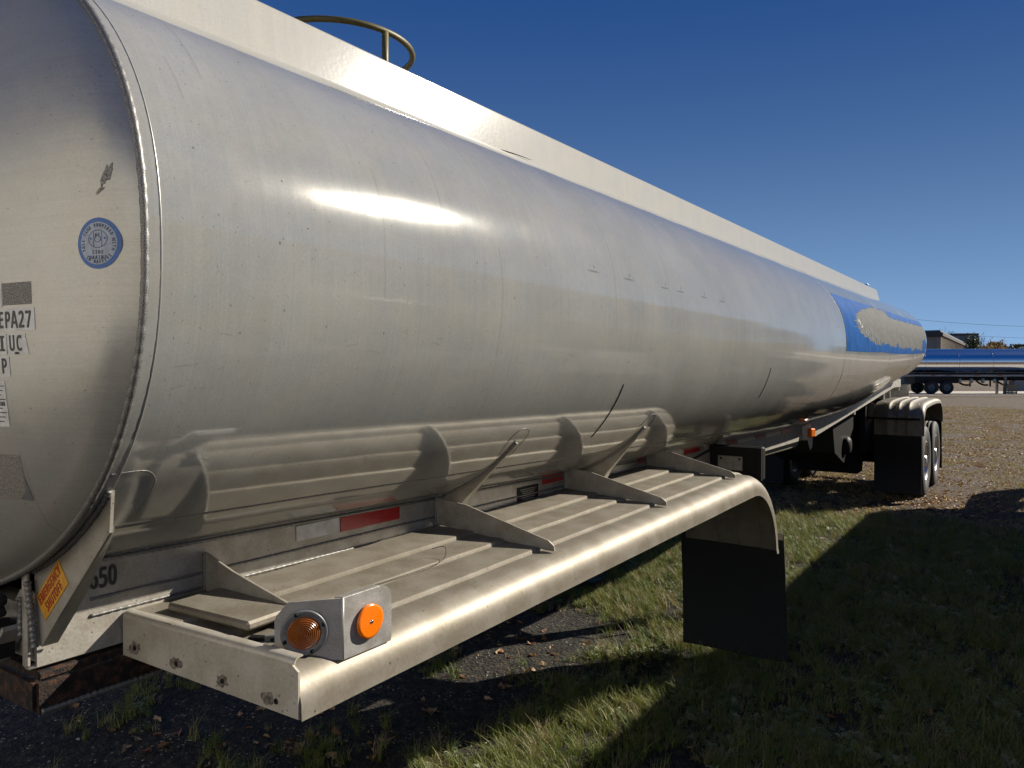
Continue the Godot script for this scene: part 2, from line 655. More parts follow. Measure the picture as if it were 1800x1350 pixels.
# a point of the shell, off metres outside it
func tp(t: float, th: float, off := 0.0) -> Vector3:
	var s := sprof(t)
	var p := section(s, th)
	var e := 0.01
	var d := section(s, th + e) - section(s, th - e)
	var n := Vector2(d.y, -d.x).normalized()
	var g := th / TAU * 6.4
	var w := wob.get_noise_3d(t * 0.9, g * 0.8, 3.0) * 0.0016 + wob.get_noise_3d(t * 2.4, g * 1.6, 9.0) * 0.0007
	w *= clampf((t - T0) / 0.15, 0.0, 1.0) * clampf((T1 - t) / 0.15, 0.0, 1.0)
	p += n * (off + w)
	return Vector3(p.x, p.y, -t)


func head_z(x: float, y: float) -> float:
	var s := prof(T0)
	var c := (s.x + s.y) / 2
	var b := (s.x - s.y) / 2
	var r := pow(pow(absf(x) / s.z, NN) + pow(absf(y - c) / b, NN), 1.0 / NN)
	return -(T0 - 0.12 * (1 - r * r) - 0.05 * sqrt(maxf(0.0, 1 - pow(r, 16))))


func on_head(x: float, y: float, off: float) -> Transform3D:   # frame whose z leaves the head
	var e := 0.01
	var n := Vector3((head_z(x - e, y) - head_z(x + e, y)) / (2 * e), (head_z(x, y - e) - head_z(x, y + e)) / (2 * e), 1).normalized()
	var xx := (Vector3.RIGHT - n * n.x).normalized()
	return Transform3D(Basis(xx, n.cross(xx), n), Vector3(x, y, head_z(x, y)) + n * off)


func bead(parent: Node, pts: Array, r: float, called := "weld_seam", squash := 0.7, lie := Vector3.ZERO) -> void:
	var k := RandomNumberGenerator.new()
	k.seed = pts.size()
	part(parent, called, tube(pts, r, 6, false, func(i): return 1.0 + 0.22 * sin(i * 2.1) + k.randf_range(-0.12, 0.12), lie, squash), M["weld"])


func bent(p: Array) -> Array:
	var c := Curve3D.new()
	for i in p.size():
		var d: Vector3 = (p[mini(i + 1, p.size() - 1)] - p[maxi(i - 1, 0)]) / 6.0
		c.add_point(p[i], -d, d)
	c.bake_interval = 0.01
	return Array(c.get_baked_points())


func line3(a: Vector3, b: Vector3, n: int) -> Array:
	var r := []
	for i in n + 1: r.append(a.lerp(b, float(i) / n))
	return r


# ---------------------------------------------------------------- the tank trailers

func build_trailer(at: Vector3, which: int) -> void:
	var o: Node3D
	var near := which == 0
	if near:
		o = thing("tank_trailer", at, "dull brushed aluminium tank trailer filling the frame, with blue panel at its rear", "tanker")
	else:
		o = thing("tank_trailer", at, "second aluminium tank trailer parked alongside, seen only by its shadow on the grass", "tanker")
	var nt := 220 if near else 60
	var nth := 140 if near else 64
	part(o, "tank_shell", grid(nt, nth, func(a, b): return tp(lerpf(T0, T1, a), (b - 0.25) * TAU), func(a, b): return Vector2(a * (T1 - T0) / 1.1, b * 6.4 / 1.1), func(a, b): return Vector2(a * (T1 - T0) / 4.2, 0.5 - (b - 0.25) * 6.4 / 2.3)), M["tank"])
	var s0 := prof(T0)
	part(o, "front_head", grid(96, 44, func(a, b):
		var q := section(s0, a * TAU, b)
		return Vector3(q.x, q.y, head_z(q.x, q.y)), func(a, b): return Vector2(section(s0, a * TAU, b).y, section(s0, a * TAU, b).x) / 1.1, func(a, b): return Vector2(section(s0, a * TAU, b).x / 4.2, -section(s0, a * TAU, b).y / 2.3)), M["head"])
	var s1 := prof(T1)
	part(o, "rear_head", grid(64, 16, func(a, b):
		var q := section(s1, a * TAU, b)
		return Vector3(q.x, q.y, -T1 - 0.16 * sqrt(maxf(0, 1 - b * b))), func(a, b): return Vector2(a, b), func(a, b): return Vector2(a, b)), M["tank"])
	# weld beads
	var ring := []
	var n := 900 if near else 120
	for i in n:
		ring.append(tp(T0, TAU * i / n, 0.002) + Vector3(0, 0, 0.002))
	var k0 := RandomNumberGenerator.new()
	k0.seed = 4
	part(o, "weld_seam", tube(ring, 0.0085, 6, true, func(i): return 1.0 + 0.06 * sin(i * 1.3) + k0.randf_range(-0.07, 0.07)), M["weld"])
	var step_ring := []
	for i in 200: step_ring.append(tp(T0 + 0.032, TAU * i / 200, -0.0004))
	part(o, "joggle_ridge", tube(step_ring, 0.002, 6, true), M["head"])
	for t in [7.0, 9.45, 11.6]:
		var pts := []
		for i in 160: pts.append(tp(t, TAU * i / 160, -0.0024))
		part(o, "girth_seam", tube(pts, 0.0035, 6, true), M["weld"])
	for th in [-44.0, -136.0]:
		var pts := []
		for i in 300: pts.append(tp(lerpf(T0 + 0.1, T1 - 0.1, i / 299.0), deg_to_rad(th), -0.0008))
		part(o, "length_seam", tube(pts, 0.004, 6), M["weld"])
	if near:
		for arc in [[2.88, -17.0, -35.0], [4.87, -11.0, -24.0]]:
			var pts := []
			for i in 26: pts.append(tp(arc[0], deg_to_rad(lerpf(arc[1], arc[2], i / 25.0)), 0.0))
			part(o, "lap_edge", tube(pts, 0.0026, 6), M["black_steel"])
	# rails and walkway on top
	for sx in [1.0, -1.0]:
		for fc in [[Vector2(0.6175, 0.131), Vector2(0.644, -0.05), "top_rail"], [Vector2(0.60, 0.135), Vector2(0.6172, 0.1345), "top_rail_lip"]]:
			part(o, fc[2], shell(1, 24, func(a, b):
				var t := lerpf(0.98, 12.5 - (0.12 * (1 - a) if fc[2] == "top_rail" else 0.12), b)
				var q: Vector2 = fc[0].lerp(fc[1], a)
				return Vector3(sx * q.x, 2.868 + 0.0045 * (t - 1.4) + q.y, -t), 0.005 * sx), M["rail"])
	part(o, "walkway", shell(8, 24, func(a, b):
		var t := lerpf(0.98, 12.5, b)
		return Vector3(lerpf(-0.61, 0.61, a), 2.925 + 0.0045 * (t - 1.4) + 0.03 * (1 - pow(a * 2 - 1, 2)), -t), 0.004), M["deck"])
	part(o, "rail_end", prism([Vector2(-0.61, 2.9), Vector2(0.61, 2.9), Vector2(0.59, 3.03), Vector2(-0.59, 3.03)], 0.006), M["rail"], pos(0, 0.015, -12.37))
	for t in [2.25]:
		for hy in [3.2, 3.05]:
			var pts := []
			for i in 33:
				var a := -PI / 2 - 0.1 + (PI + 0.2) * i / 32.0
				pts.append(Vector3(0.17 + 0.31 * cos(a), hy + 0.0045 * t - 0.012, -t + 0.31 * sin(a)))
			part(o, "guard_hoop", tube(pts, 0.0125, 8), M["olive"])
		for a in [-1.5, 0.12, 1.5]:
			part(o, "hoop_post", tube([Vector3(0.17 + 0.31 * cos(a), 2.94, -t + 0.31 * sin(a)), Vector3(0.17 + 0.31 * cos(a), 3.2, -t + 0.31 * sin(a))], 0.013, 8), M["olive"])
		part(o, "manhole", lathe([Vector2(0.0, 3.07), Vector2(0.2, 3.06), Vector2(0.22, 3.04), Vector2(0.22, 2.93)], 28), M["bracket"], pos(0.0, 0, -t - 0.05))
	part(o, "hand_rail", tube([Vector3(0.24, 3.19, -1.2), Vector3(0.24, 3.19, -1.96)], 0.012, 8), M["olive"])
	part(o, "hand_rail_post", tube([Vector3(0.24, 2.95, -1.25), Vector3(0.24, 3.19, -1.25)], 0.012, 8), M["olive"])
	part(o, "vent_pipe", lathe([Vector2(0, 3.13), Vector2(0.028, 3.13), Vector2(0.032, 3.12), Vector2(0.032, 2.95)], 16), M["chrome"], pos(0.5, 0, -12.2))
	part(o, "strap_end", shell(3, 4, func(a, b): return tp(2.73 + a * 0.05 + b * 0.03, deg_to_rad(lerpf(60.0, 54.0, b)), 0.006), 0.002), M["rubber"])
	# frame
	for sx in [1.0, -1.0]:
		part(o, "frame_web", shell(60, 5, func(a, b):
			var t := lerpf(0.83, 14.2, a)
			var bot := 1.198 if t < 8.3 else lerpf(1.198, 1.60, clampf((t - 8.3) / 5.2, 0, 1))
			var top := section(sprof(minf(t, T1)), -asin(pow(1.0 - pow(0.7 / sprof(minf(t, T1)).z, NN), 0.5))).y + 0.012
			return Vector3(sx * 0.704, lerpf(bot, maxf(top, bot + 0.1), b), -t), 0.008 * sx), M["frame"])
		var fl := []
		for i in 60:
			var t := lerpf(0.815, 14.2, i / 59.0)
			fl.append(Vector3(sx * 0.69, 1.198 if t < 8.3 else lerpf(1.198, 1.60, clampf((t - 8.3) / 5.2, 0, 1)), -t))
		part(o, "bottom_flange", tube(fl, 0.014, 8, false, null, Vector3.UP, 0.3), M["frame"])
		if near and sx > 0:
			bead(o, line3(Vector3(0.706, 1.418, -0.9), Vector3(0.706, 1.352, -4.3), 500), 0.0055)
			bead(o, line3(Vector3(0.706, 1.325, -0.95), Vector3(0.706, 1.318, -4.6), 500), 0.004)
			bead(o, line3(Vector3(0.706, 1.285, -0.95), Vector3(0.706, 1.278, -4.6), 500), 0.004)
	for t in [0.86, 3.0, 5.2, 8.2, 10.4, 12.6, 14.1]:
		part(o, "crossmember", box(1.39, 0.12, 0.06), M["frame"], pos(0, 1.27 if t < 8.5 else lerpf(1.25, 1.6, (t - 8.3) / 5.9), -t))
	# coupler plate under the nose
	part(o, "coupler_plate", box(1.42, 0.02, 2.0, 0.004), M["rust"], pos(0, 1.176, -1.83))
	part(o, "coupler_skirt", box(0.012, 0.07, 0.36), M["rust"], pos(0.716, 1.13, -1.005))
	part(o, "coupler_nose", box(1.42, 0.065, 0.012), M["rust"], pos(0, 1.133, -0.822))
	if near:
		bead(o, line3(Vector3(0.722, 1.1, -0.83), Vector3(0.722, 1.1, -1.12), 60), 0.007, "weld_seam", 1.0)
		part(o, "nose_post", box(0.02, 0.22, 0.012, 0.004), M["frame"], pos(0.688, 1.31, -0.815))
		bead(o, line3(Vector3(0.702, 1.4, -0.812), Vector3(0.716, 1.25, -0.82), 34), 0.008, "weld_seam", 1.0)
		bead(o, line3(Vector3(0.676, 1.36, -0.808), Vector3(0.676, 1.27, -0.808), 20), 0.006, "weld_seam", 1.0)
		part(o, "nose_plate", prism([Vector2(0.45, 1.2), Vector2(0.67, 1.2), Vector2(0.675, 1.36), Vector2(0.6, 1.36)], 0.008), M["frame"], pos(0, 0, -0.845))
		part(o, "nose_brace", box(0.012, 0.13, 0.05), M["frame"], Transform3D(Basis(Vector3.BACK, -0.75), Vector3(0.62, 1.245, -0.8)))
		var hose := []
		for i in 90:
			var a := i / 89.0
			hose.append(Vector3(lerpf(0.35, 0.675, a), 1.385 - 0.05 * sin(a * PI) - 0.02 * a, -0.77))
		part(o, "corrugated_hose", tube(hose, 0.017, 10, false, func(i): return 1.0 if i % 6 < 3 else 0.72), M["rubber"])
		for i in 9:
			part(o, "hose_clip", box(0.014, 0.03, 0.02), M["rubber"], Transform3D(Basis(Vector3.BACK, 0.1 * i), Vector3(0.41 + 0.03 * i, 1.325 + 0.0012 * i, -0.775)))
		part(o, "coupling_block", prism([Vector2(0.5, 1.215), Vector2(0.63, 1.215), Vector2(0.635, 1.265), Vector2(0.605, 1.3), Vector2(0.55, 1.29), Vector2(0.5, 1.26)], 0.05), M["black_steel"], pos(0, 0, -0.79))
		part(o, "coupling_eye", lathe([Vector2(0.008, -0.004), Vector2(0.02, -0.004), Vector2(0.02, 0.004), Vector2(0.008, 0.004)], 16, true), M["rim"], Transform3D(Basis(Vector3.RIGHT, PI / 2), Vector3(0.585, 1.262, -0.762)))
	# gussets between tank and frame
	for sx in [1.0, -1.0]:
		build_gusset(o, 0.835, sx, [Vector2(0.694, 1.425), Vector2(0.80, 1.47), Vector2(0.90, 1.545), Vector2(1.03, 1.64), Vector2(1.02, 1.545), Vector2(0.722, 1.25), Vector2(0.694, 1.25)], [Vector2(1.028, 1.625), Vector2(1.015, 1.548), Vector2(0.722, 1.25)], near, 0.036)
		build_gusset(o, 2.3, sx, [Vector2(0.694, 1.44), Vector2(0.86, 1.50), Vector2(1.0, 1.63), Vector2(1.04, 1.66), Vector2(0.99, 1.57), Vector2(0.79, 1.38), Vector2(0.74, 1.29), Vector2(0.694, 1.27)], [Vector2(1.04, 1.655), Vector2(0.992, 1.568), Vector2(0.79, 1.38), Vector2(0.74, 1.29)], near, 0.05)
		build_gusset(o, 3.37, sx, [Vector2(0.694, 1.43), Vector2(0.86, 1.49), Vector2(1.0, 1.61), Vector2(1.05, 1.655), Vector2(1.012, 1.56), Vector2(0.85, 1.38), Vector2(0.8, 1.3), Vector2(0.694, 1.27)], [Vector2(1.05, 1.65), Vector2(1.013, 1.558), Vector2(0.85, 1.38), Vector2(0.8, 1.3)], near, 0.05)
	if near:
		for lp in [[[0.813, -30.8], [0.884, -30.7], [0.915, -32.4], [0.923, -34.5], [0.927, -40.5]], [[2.255, -38.0], [2.235, -34.0], [2.245, -30.4], [2.275, -29.2], [2.315, -29.6], [2.335, -31.5], [2.335, -35.0], [2.33, -39.0]], [[3.325, -37.0], [3.305, -33.0], [3.315, -29.4], [3.345, -28.0], [3.385, -28.3], [3.405, -30.5], [3.405, -34.0], [3.40, -38.0]]]:
			var pts := []
			var cv := Curve2D.new()
			for i in lp.size():
				var a: Vector2 = Vector2(lp[maxi(i - 1, 0)][0], lp[maxi(i - 1, 0)][1] * 0.018)
				var b: Vector2 = Vector2(lp[mini(i + 1, lp.size() - 1)][0], lp[mini(i + 1, lp.size() - 1)][1] * 0.018)
				cv.add_point(Vector2(lp[i][0], lp[i][1] * 0.018), (a - b) / 6, (b - a) / 6)
			cv.bake_interval = 0.003
			for q in cv.get_baked_points(): pts.append(tp(q.x, deg_to_rad(q.y / 0.018), -0.0009))
			part(o, "pad_edge", tube(pts, 0.0021, 6), M["weld"])
	# fenders over the tractor wheels
	for sx in [1.0, -1.0]: build_fender(o, sx, near)
	if near: build_side_light(o)
	# reflective tape along the frame
	if near:
		for q in [["white_tape", 1.575, 1.752, 1.385], ["red_tape", 1.757, 2.04, 1.383], ["white_tape", 3.05, 3.06, 1.38], ["red_tape", 3.0, 3.285, 1.385], ["red_tape", 4.02, 4.305, 1.377], ["white_tape", 4.54, 4.715, 1.372], ["red_tape", 4.718, 5.0, 1.366], ["white_tape", 5.08, 5.52, 1.36], ["red_tape", 5.56, 5.78, 1.358], ["white_tape", 5.8, 6.22, 1.354], ["red_tape", 6.26, 6.52, 1.35], ["white_tape", 6.54, 6.98, 1.345], ["red_tape", 7.0, 7.3, 1.34]]:
			if q[2] - q[1] > 0.05:
				part(o, "reflective_tape", box(0.0024, 0.048, q[2] - q[1], 0.0006), M[q[0]], pos(0.7062, q[3] - 0.012, -(q[1] + q[2]) / 2))
		part(o, "label_plate", box(0.003, 0.078, 0.168), M["plastic_black"], pos(0.7065, 1.32, -2.88))
		for i in 7:
			part(o, "label_line", box(0.0008, 0.003, 0.13 - 0.02 * (i % 3)), M["plate_grey"], pos(0.7084, 1.348 - i * 0.009, -2.88))
		part(o, "frame_number", letters("650", 0.050, 0.62), M["decal_black"], Transform3D(Basis(Vector3.UP, PI / 2), Vector3(0.7062, 1.372, -0.982)))
		for i in 14:
			part(o, "frame_bolt", box(0.006, 0.014, 0.014, 0.004), M["frame"], pos(0.708, 1.225, -1.3 - i * 0.25))
		part(o, "tie_eye", lathe([Vector2(0.012, -0.006), Vector2(0.022, -0.006), Vector2(0.022, 0.006), Vector2(0.012, 0.006)], 16, true), M["rim"], Transform3D(Basis(Vector3.BACK, PI / 2), Vector3(0.71, 1.375, -4.4)))
		build_decals(o)
		build_blue_panel(o)
	# black holder with a blank plate, behind the front fender
	var hb := part(o, "document_holder", box(0.40, 0.225, 0.07, 0.01), M["plastic_black"], pos(0.868, 1.245, -5.24))
	part(hb, "holder_frame", prism([Vector2(-0.2, -0.11), Vector2(0.2, -0.11), Vector2(0.2, 0.11), Vector2(-0.2, 0.11), Vector2(-0.2, -0.109), Vector2(-0.17, -0.085), Vector2(-0.17, 0.08), Vector2(0.17, 0.08), Vector2(0.17, -0.085), Vector2(-0.17, -0.086)], 0.03), M["plastic_black"], pos(0, 0, 0.05))
	part(hb, "blank_plate", box(0.17, 0.095, 0.005), M["plate_grey"], pos(-0.02, -0.005, 0.038))
	for sx in [-0.065, 0.065]: part(hb, "bolt", disc(0.008, 0.005, 10), M["plastic_black"], pos(-0.02 + sx, 0.025, 0.042))
	if near: part(o, "air_line", tube([Vector3(0.71, 1.3, -4.5), Vector3(0.74, 1.30, -4.8), Vector3(0.72, 1.33, -5.2)], 0.008, 6), M["rubber"])
	# landing gear
	for sx in [1.0, -1.0]:
		var lg := part(o, "landing_leg", box(0.13, 0.7, 0.13, 0.012), M["black_steel"], pos(sx * 0.66, 0.87, -5.95))
		part(lg, "inner_leg", box(0.1, 0.5, 0.1, 0.01), M["black_steel"], pos(0, -0.56, 0))
		part(lg, "sand_shoe", box(0.22, 0.035, 0.22, 0.012), M["black_steel"], pos(0, -0.85, 0))
	part(o, "landing_brace", box(1.1, 0.07, 0.04), M["black_steel"], pos(0, 0.95, -5.95))
	part(o, "landing_crank", tube([Vector3(0.66, 0.85, -5.95), Vector3(0.86, 0.85, -5.95), Vector3(0.86, 0.65, -5.92)], 0.012, 8), M["black_steel"])
	# hanging side marker
	if near:
		var mk := part(o, "hanging_marker_lamp", box(0.05, 0.085, 0.08, 0.01), M["amber"], Transform3D(Basis(Vector3.UP, -0.3), Vector3(0.78, 1.27, -7.78)))
		part(mk, "lamp_back", box(0.03, 0.15, 0.13, 0.006), M["white_paint"], Transform3D(Basis(Vector3.RIGHT, 0.2), Vector3(-0.034, 0.012, 0.022)))
		part(mk, "lamp_tab", prism([Vector2(-0.03, 0), Vector2(0.03, 0.01), Vector2(0.025, -0.09), Vector2(0.005, -0.12)], 0.004), M["white_tape"], Transform3D(Basis(Vector3.UP, PI / 2 - 0.5), Vector3(-0.02, -0.05, -0.01)))
		part(mk, "lamp_wire", tube([Vector3(-0.03, 0.05, 0), Vector3(-0.05, 0.09, 0.02), Vector3(-0.075, 0.1, 0.1)], 0.004, 6), M["rubber"])
	build_running_gear(o, near)
	# bellows of the belly: outlet pipe run under the tank
	part(o, "outlet_manifold", tube([Vector3(0.15, 1.02, -6.0), Vector3(0.15, 1.0, -9.6)], 0.06, 12), M["frame"])
	for t in [6.2, 7.4, 8.8]:
		part(o, "outlet_valve", lathe([Vector2(0, 1.25), Vector2(0.1, 1.25), Vector2(0.1, 1.1), Vector2(0.06, 1.06), Vector2(0.06, 1.0), Vector2(0, 1.0)], 16), M["frame"], pos(0.15, 0, -t))


func build_gusset(o: Node3D, t: float, sx: float, poly: Array, edge: Array, near: bool, depth: float) -> void:
	var pl := []
	for p in poly: pl.append(Vector2(p.x * sx, p.y))
	if sx < 0: pl.reverse()
	var g := part(o, "tank_gusset", prism(pl, 0.007), M["frame"], pos(0, 0, -t))
	var ed := []
	for p in edge: ed.append(Vector3(p.x * sx, p.y, 0))
	var cnt := ed.size() - 1
	var f := func(a, b):
		var k := mini(int(a * cnt), cnt - 1)
		var q: Vector3 = ed[k].lerp(ed[k + 1], a * cnt - k)
		return q + Vector3(0.001 * sx, -0.001, 0.004 - (0.006 + (depth - 0.006) * smoothstep(0.3, 0.85, a)) * b)
	part(g, "flange", shell(cnt * 4, 1, f, 0.005 * sx), M["frame"])
	if near and sx > 0:
		var pts := []
		for i in 110:
			var k := i / 109.0
			var x: float = lerpf(0.70, poly[3].x, k)
			var s := sprof(maxf(t, T0))
			var th := -acos(clampf(pow(x / s.z, NN / 2), 0, 1))
			pts.append(tp(maxf(t - 0.005, T0), th, 0.002) + Vector3(0, 0, 0.004))
		part(g, "weld", tube(pts, 0.007, 6, false, func(i): return 1.0 + 0.25 * sin(i * 2.2)), M["weld"], pos(0, 0, t))
		if t < 1.0:
			var dx := Vector3(0.722, 0.692, 0).normalized()
			var dn := part(g, "warning_decal", box(0.146, 0.064, 0.001, 0.0003), M["warning"], Transform3D(Basis(dx, Vector3.BACK.cross(dx), Vector3.BACK), Vector3(0.776, 1.387, 0.0045)))
			# depth is used up: the lettering belongs to the gusset
			part(g, "lettering", letters("EMERGENCY", 0.022, 0.72), M["warning_ink"], Transform3D(dn.transform.basis, dn.transform * Vector3(0, 0.014, 0.001)))
			part(g, "lettering", letters("SHUTOFF", 0.022, 0.72), M["warning_ink"], Transform3D(dn.transform.basis, dn.transform * Vector3(0, -0.015, 0.001)))


func fender_y(t: float) -> float:
	return 1.243 + 0.0155 * (t - 1.1)


func build_fender(o: Node3D, sx: float, near: bool) -> void:
	# across: three shallow steps down, then the rolled edge
	var cs := [Vector2(0.66, 0.026)]
	for k in 3:
		var x0: float = [0.884, 1.02, 1.168][k]
		var y0: float = 0.026 - 0.0115 * k
		for q in [Vector2(-0.0015, 0), Vector2(0.0012, -0.001), Vector2(0.0085, -0.0105), Vector2(0.0105, -0.0115), Vector2(0.013, -0.0115)]: cs.append(Vector2(x0, y0) + q)
	cs.append(Vector2(1.205, -0.0085))
	for i in 9:
		var a := deg_to_rad(90 - 10.5 * (i + 1))
		cs.append(Vector2(1.215 + 0.08 * cos(a), -0.0885 + 0.08 * sin(a)))
	cs.append(Vector2(1.296, -0.115))
	# along: straight, then rolled down at the back
	var along := []
	for i in 41: along.append(Vector3(lerpf(1.088, 4.28, i / 40.0), 0, 0))
	var r := 0.55
	for i in 14:
		var a := (PI / 2) * 0.93 * (i + 1) / 14.0
		along.append(Vector3(4.28 + r * sin(a), -r * (1 - cos(a)), a))
	along.append(Vector3(4.85, -0.53, PI / 2))
	var nb := along.size() - 1
	var na := cs.size() - 1
	var f := func(a, b):
		var c: Vector2 = cs[int(round(a * na))]
		var l: Vector3 = along[int(round(b * nb))]
		var y := fender_y(minf(l.x, 4.28)) + l.y
		var wv := wob.get_noise_2d(l.x * 2.0, c.x * 3.0) * 0.0018
		var tt := l.x
		if tt < 1.3:
			var ts := 1.092 - (1.293 - maxf(c.x, 0.71)) * 0.103
			tt = remap(tt, 1.088, 1.3, ts, 1.3)
		return Vector3(sx * c.x, y + c.y * cos(l.z) + wv, -(tt + c.y * sin(l.z)))
	var fd := part(o, "fender", shell(na, nb, f, -0.003 * sx), M["deck"])
	# front lip
	# front lip: its inner end stands a little further forward and higher
	var la := Vector3(0.71 * sx, 0, -1.03)
	var ld := (Vector3(1.293 * sx, 0, -1.09) - la).normalized()
	var lf := Transform3D(Basis(ld, Vector3.UP, ld.cross(Vector3.UP)), la)
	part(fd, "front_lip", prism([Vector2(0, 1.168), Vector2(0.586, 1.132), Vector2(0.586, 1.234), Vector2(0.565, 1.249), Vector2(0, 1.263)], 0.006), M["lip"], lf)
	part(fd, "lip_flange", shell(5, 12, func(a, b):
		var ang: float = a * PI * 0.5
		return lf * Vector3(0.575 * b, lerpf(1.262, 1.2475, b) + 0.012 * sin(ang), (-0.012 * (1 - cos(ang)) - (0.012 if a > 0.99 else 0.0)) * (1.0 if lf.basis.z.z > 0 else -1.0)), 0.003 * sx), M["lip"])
	if near and sx > 0:
		for x in [0.078, 0.338, 0.605, 0.889]:
			part(fd, "bolt_hole", disc(0.0065, 0.0012, 14), M["plastic_black"], lf * pos(0.586 * x, lerpf(1.196, 1.154, x), 0.0038))
		for x in [0.078, 0.338, 0.605, 0.85]:
			# rubbed grime round the holes
			var poly := []
			var n := 22
			for i in n:
				var a := TAU * i / n
				var q := 0.016 + 0.012 * wob.get_noise_2d(x * 40 + cos(a) * 0.7, sin(a) * 0.7) + 0.004 * wob.get_noise_2d(x * 9 + cos(a) * 3.0, sin(a) * 3.0)
				poly.append(Vector2(cos(a) * q * 1.1, sin(a) * q * 0.9 - 0.004))
			part(fd, "grime_patch", prism(poly, 0.0006), M["grime"], lf * pos(0.586 * x, lerpf(1.201, 1.159, x), 0.0035))
		part(fd, "deck_pad", box(0.30, 0.022, 0.165, 0.006), M["deck"], Transform3D(Basis(Vector3.UP, 0.06), Vector3(0.93, 1.283, -1.19)))
		part(fd, "wiring_clip", box(0.09, 0.012, 0.02), M["plastic_black"], Transform3D(Basis(Vector3.UP, 0.5), Vector3(1.115, 1.252, -1.15)))
		part(fd, "wiring_clip", box(0.05, 0.016, 0.014), M["bezel"], Transform3D(Basis(Vector3.UP, 0.9), Vector3(1.13, 1.256, -1.16)))
		part(o, "wire_strand", tube(bent([Vector3(1.03, 1.2655, -1.55), Vector3(1.037, 1.268, -1.75), Vector3(1.035, 1.275, -1.88), Vector3(1.005, 1.305, -1.93), Vector3(0.975, 1.30, -1.90)]), 0.0011, 5), M["rubber"])
	# stiffening brackets across the fender
	for t in [1.26, 2.24, 3.2, 4.14]:
		var y := fender_y(t)
		var pl := [Vector2(0.70, 0.035), Vector2(1.2, 0.0), Vector2(1.235, 0.0), Vector2(1.232, 0.018), Vector2(1.21, 0.034), Vector2(0.85, 0.122), Vector2(0.70, 0.135)]
		if t < 1.3: pl = [Vector2(0.70, 0.03), Vector2(1.15, 0.015), Vector2(1.16, 0.03), Vector2(0.83, 0.10), Vector2(0.71, 0.135), Vector2(0.70, 0.13)]
		var q := []
		for p in pl: q.append(Vector2(p.x * sx, p.y))
		if sx < 0: q.reverse()
		var br := part(o, "fender_bracket", prism(q, 0.006), M["frame"], pos(0, y, -t))
		part(br, "bracket_foot", box(0.5, 0.004, 0.03), M["frame"], pos(sx * 0.95, 0.022 - 0.0, -0.018))
		for x in [0.8, 0.96, 1.12]:
			part(br, "bolt", lathe([Vector2(0, 0.032), Vector2(0.007, 0.032), Vector2(0.009, 0.026), Vector2(0.009, 0.0)], 8), M["bracket"], pos(sx * x, 0.0, -0.02))
		if near and sx > 0:
			part(br, "weld", tube(line3(Vector3(0.708, 0.03, 0.003), Vector3(0.708, 0.13, 0.003), 24), 0.0055, 6, false, func(i): return 1.0 + 0.25 * sin(i * 2.2)), M["weld"])
	# mud flap and its bar
	var fb := part(o, "flap_bar", box(0.66, 0.045, 0.008), M["deck"], pos(sx * 0.96, 0.845, -4.872))
	for x in [-0.25, -0.05, 0.12, 0.28]: part(fb, "bolt", disc(0.012, 0.012, 8), M["bracket"], pos(x, 0, 0.008))
	part(o, "mud_flap", shell(10, 12, func(a, b):
		var x: float = lerpf(0.62, 1.295, a) + 0.012 * b
		return Vector3(sx * x, lerpf(0.86, 0.045, b), -4.885 - 0.05 * sin(b * 2.2) * (0.6 + 0.4 * a) - 0.008 * sin(a * 7.0) * b), 0.008 * sx), M["rubber"])
	part(o, "flap_stay", tube([Vector3(sx * 0.62, 0.84, -4.86), Vector3(sx * 0.45, 1.0, -4.3), Vector3(sx * 0.40, 1.18, -3.9)], 0.014, 8), M["black_steel"])
	part(o, "flap_stay", tube([Vector3(sx * 0.66, 0.80, -4.86), Vector3(sx * 0.2, 0.83, -4.6), Vector3(sx * 0.05, 1.15, -4.3)], 0.014, 8), M["black_steel"])


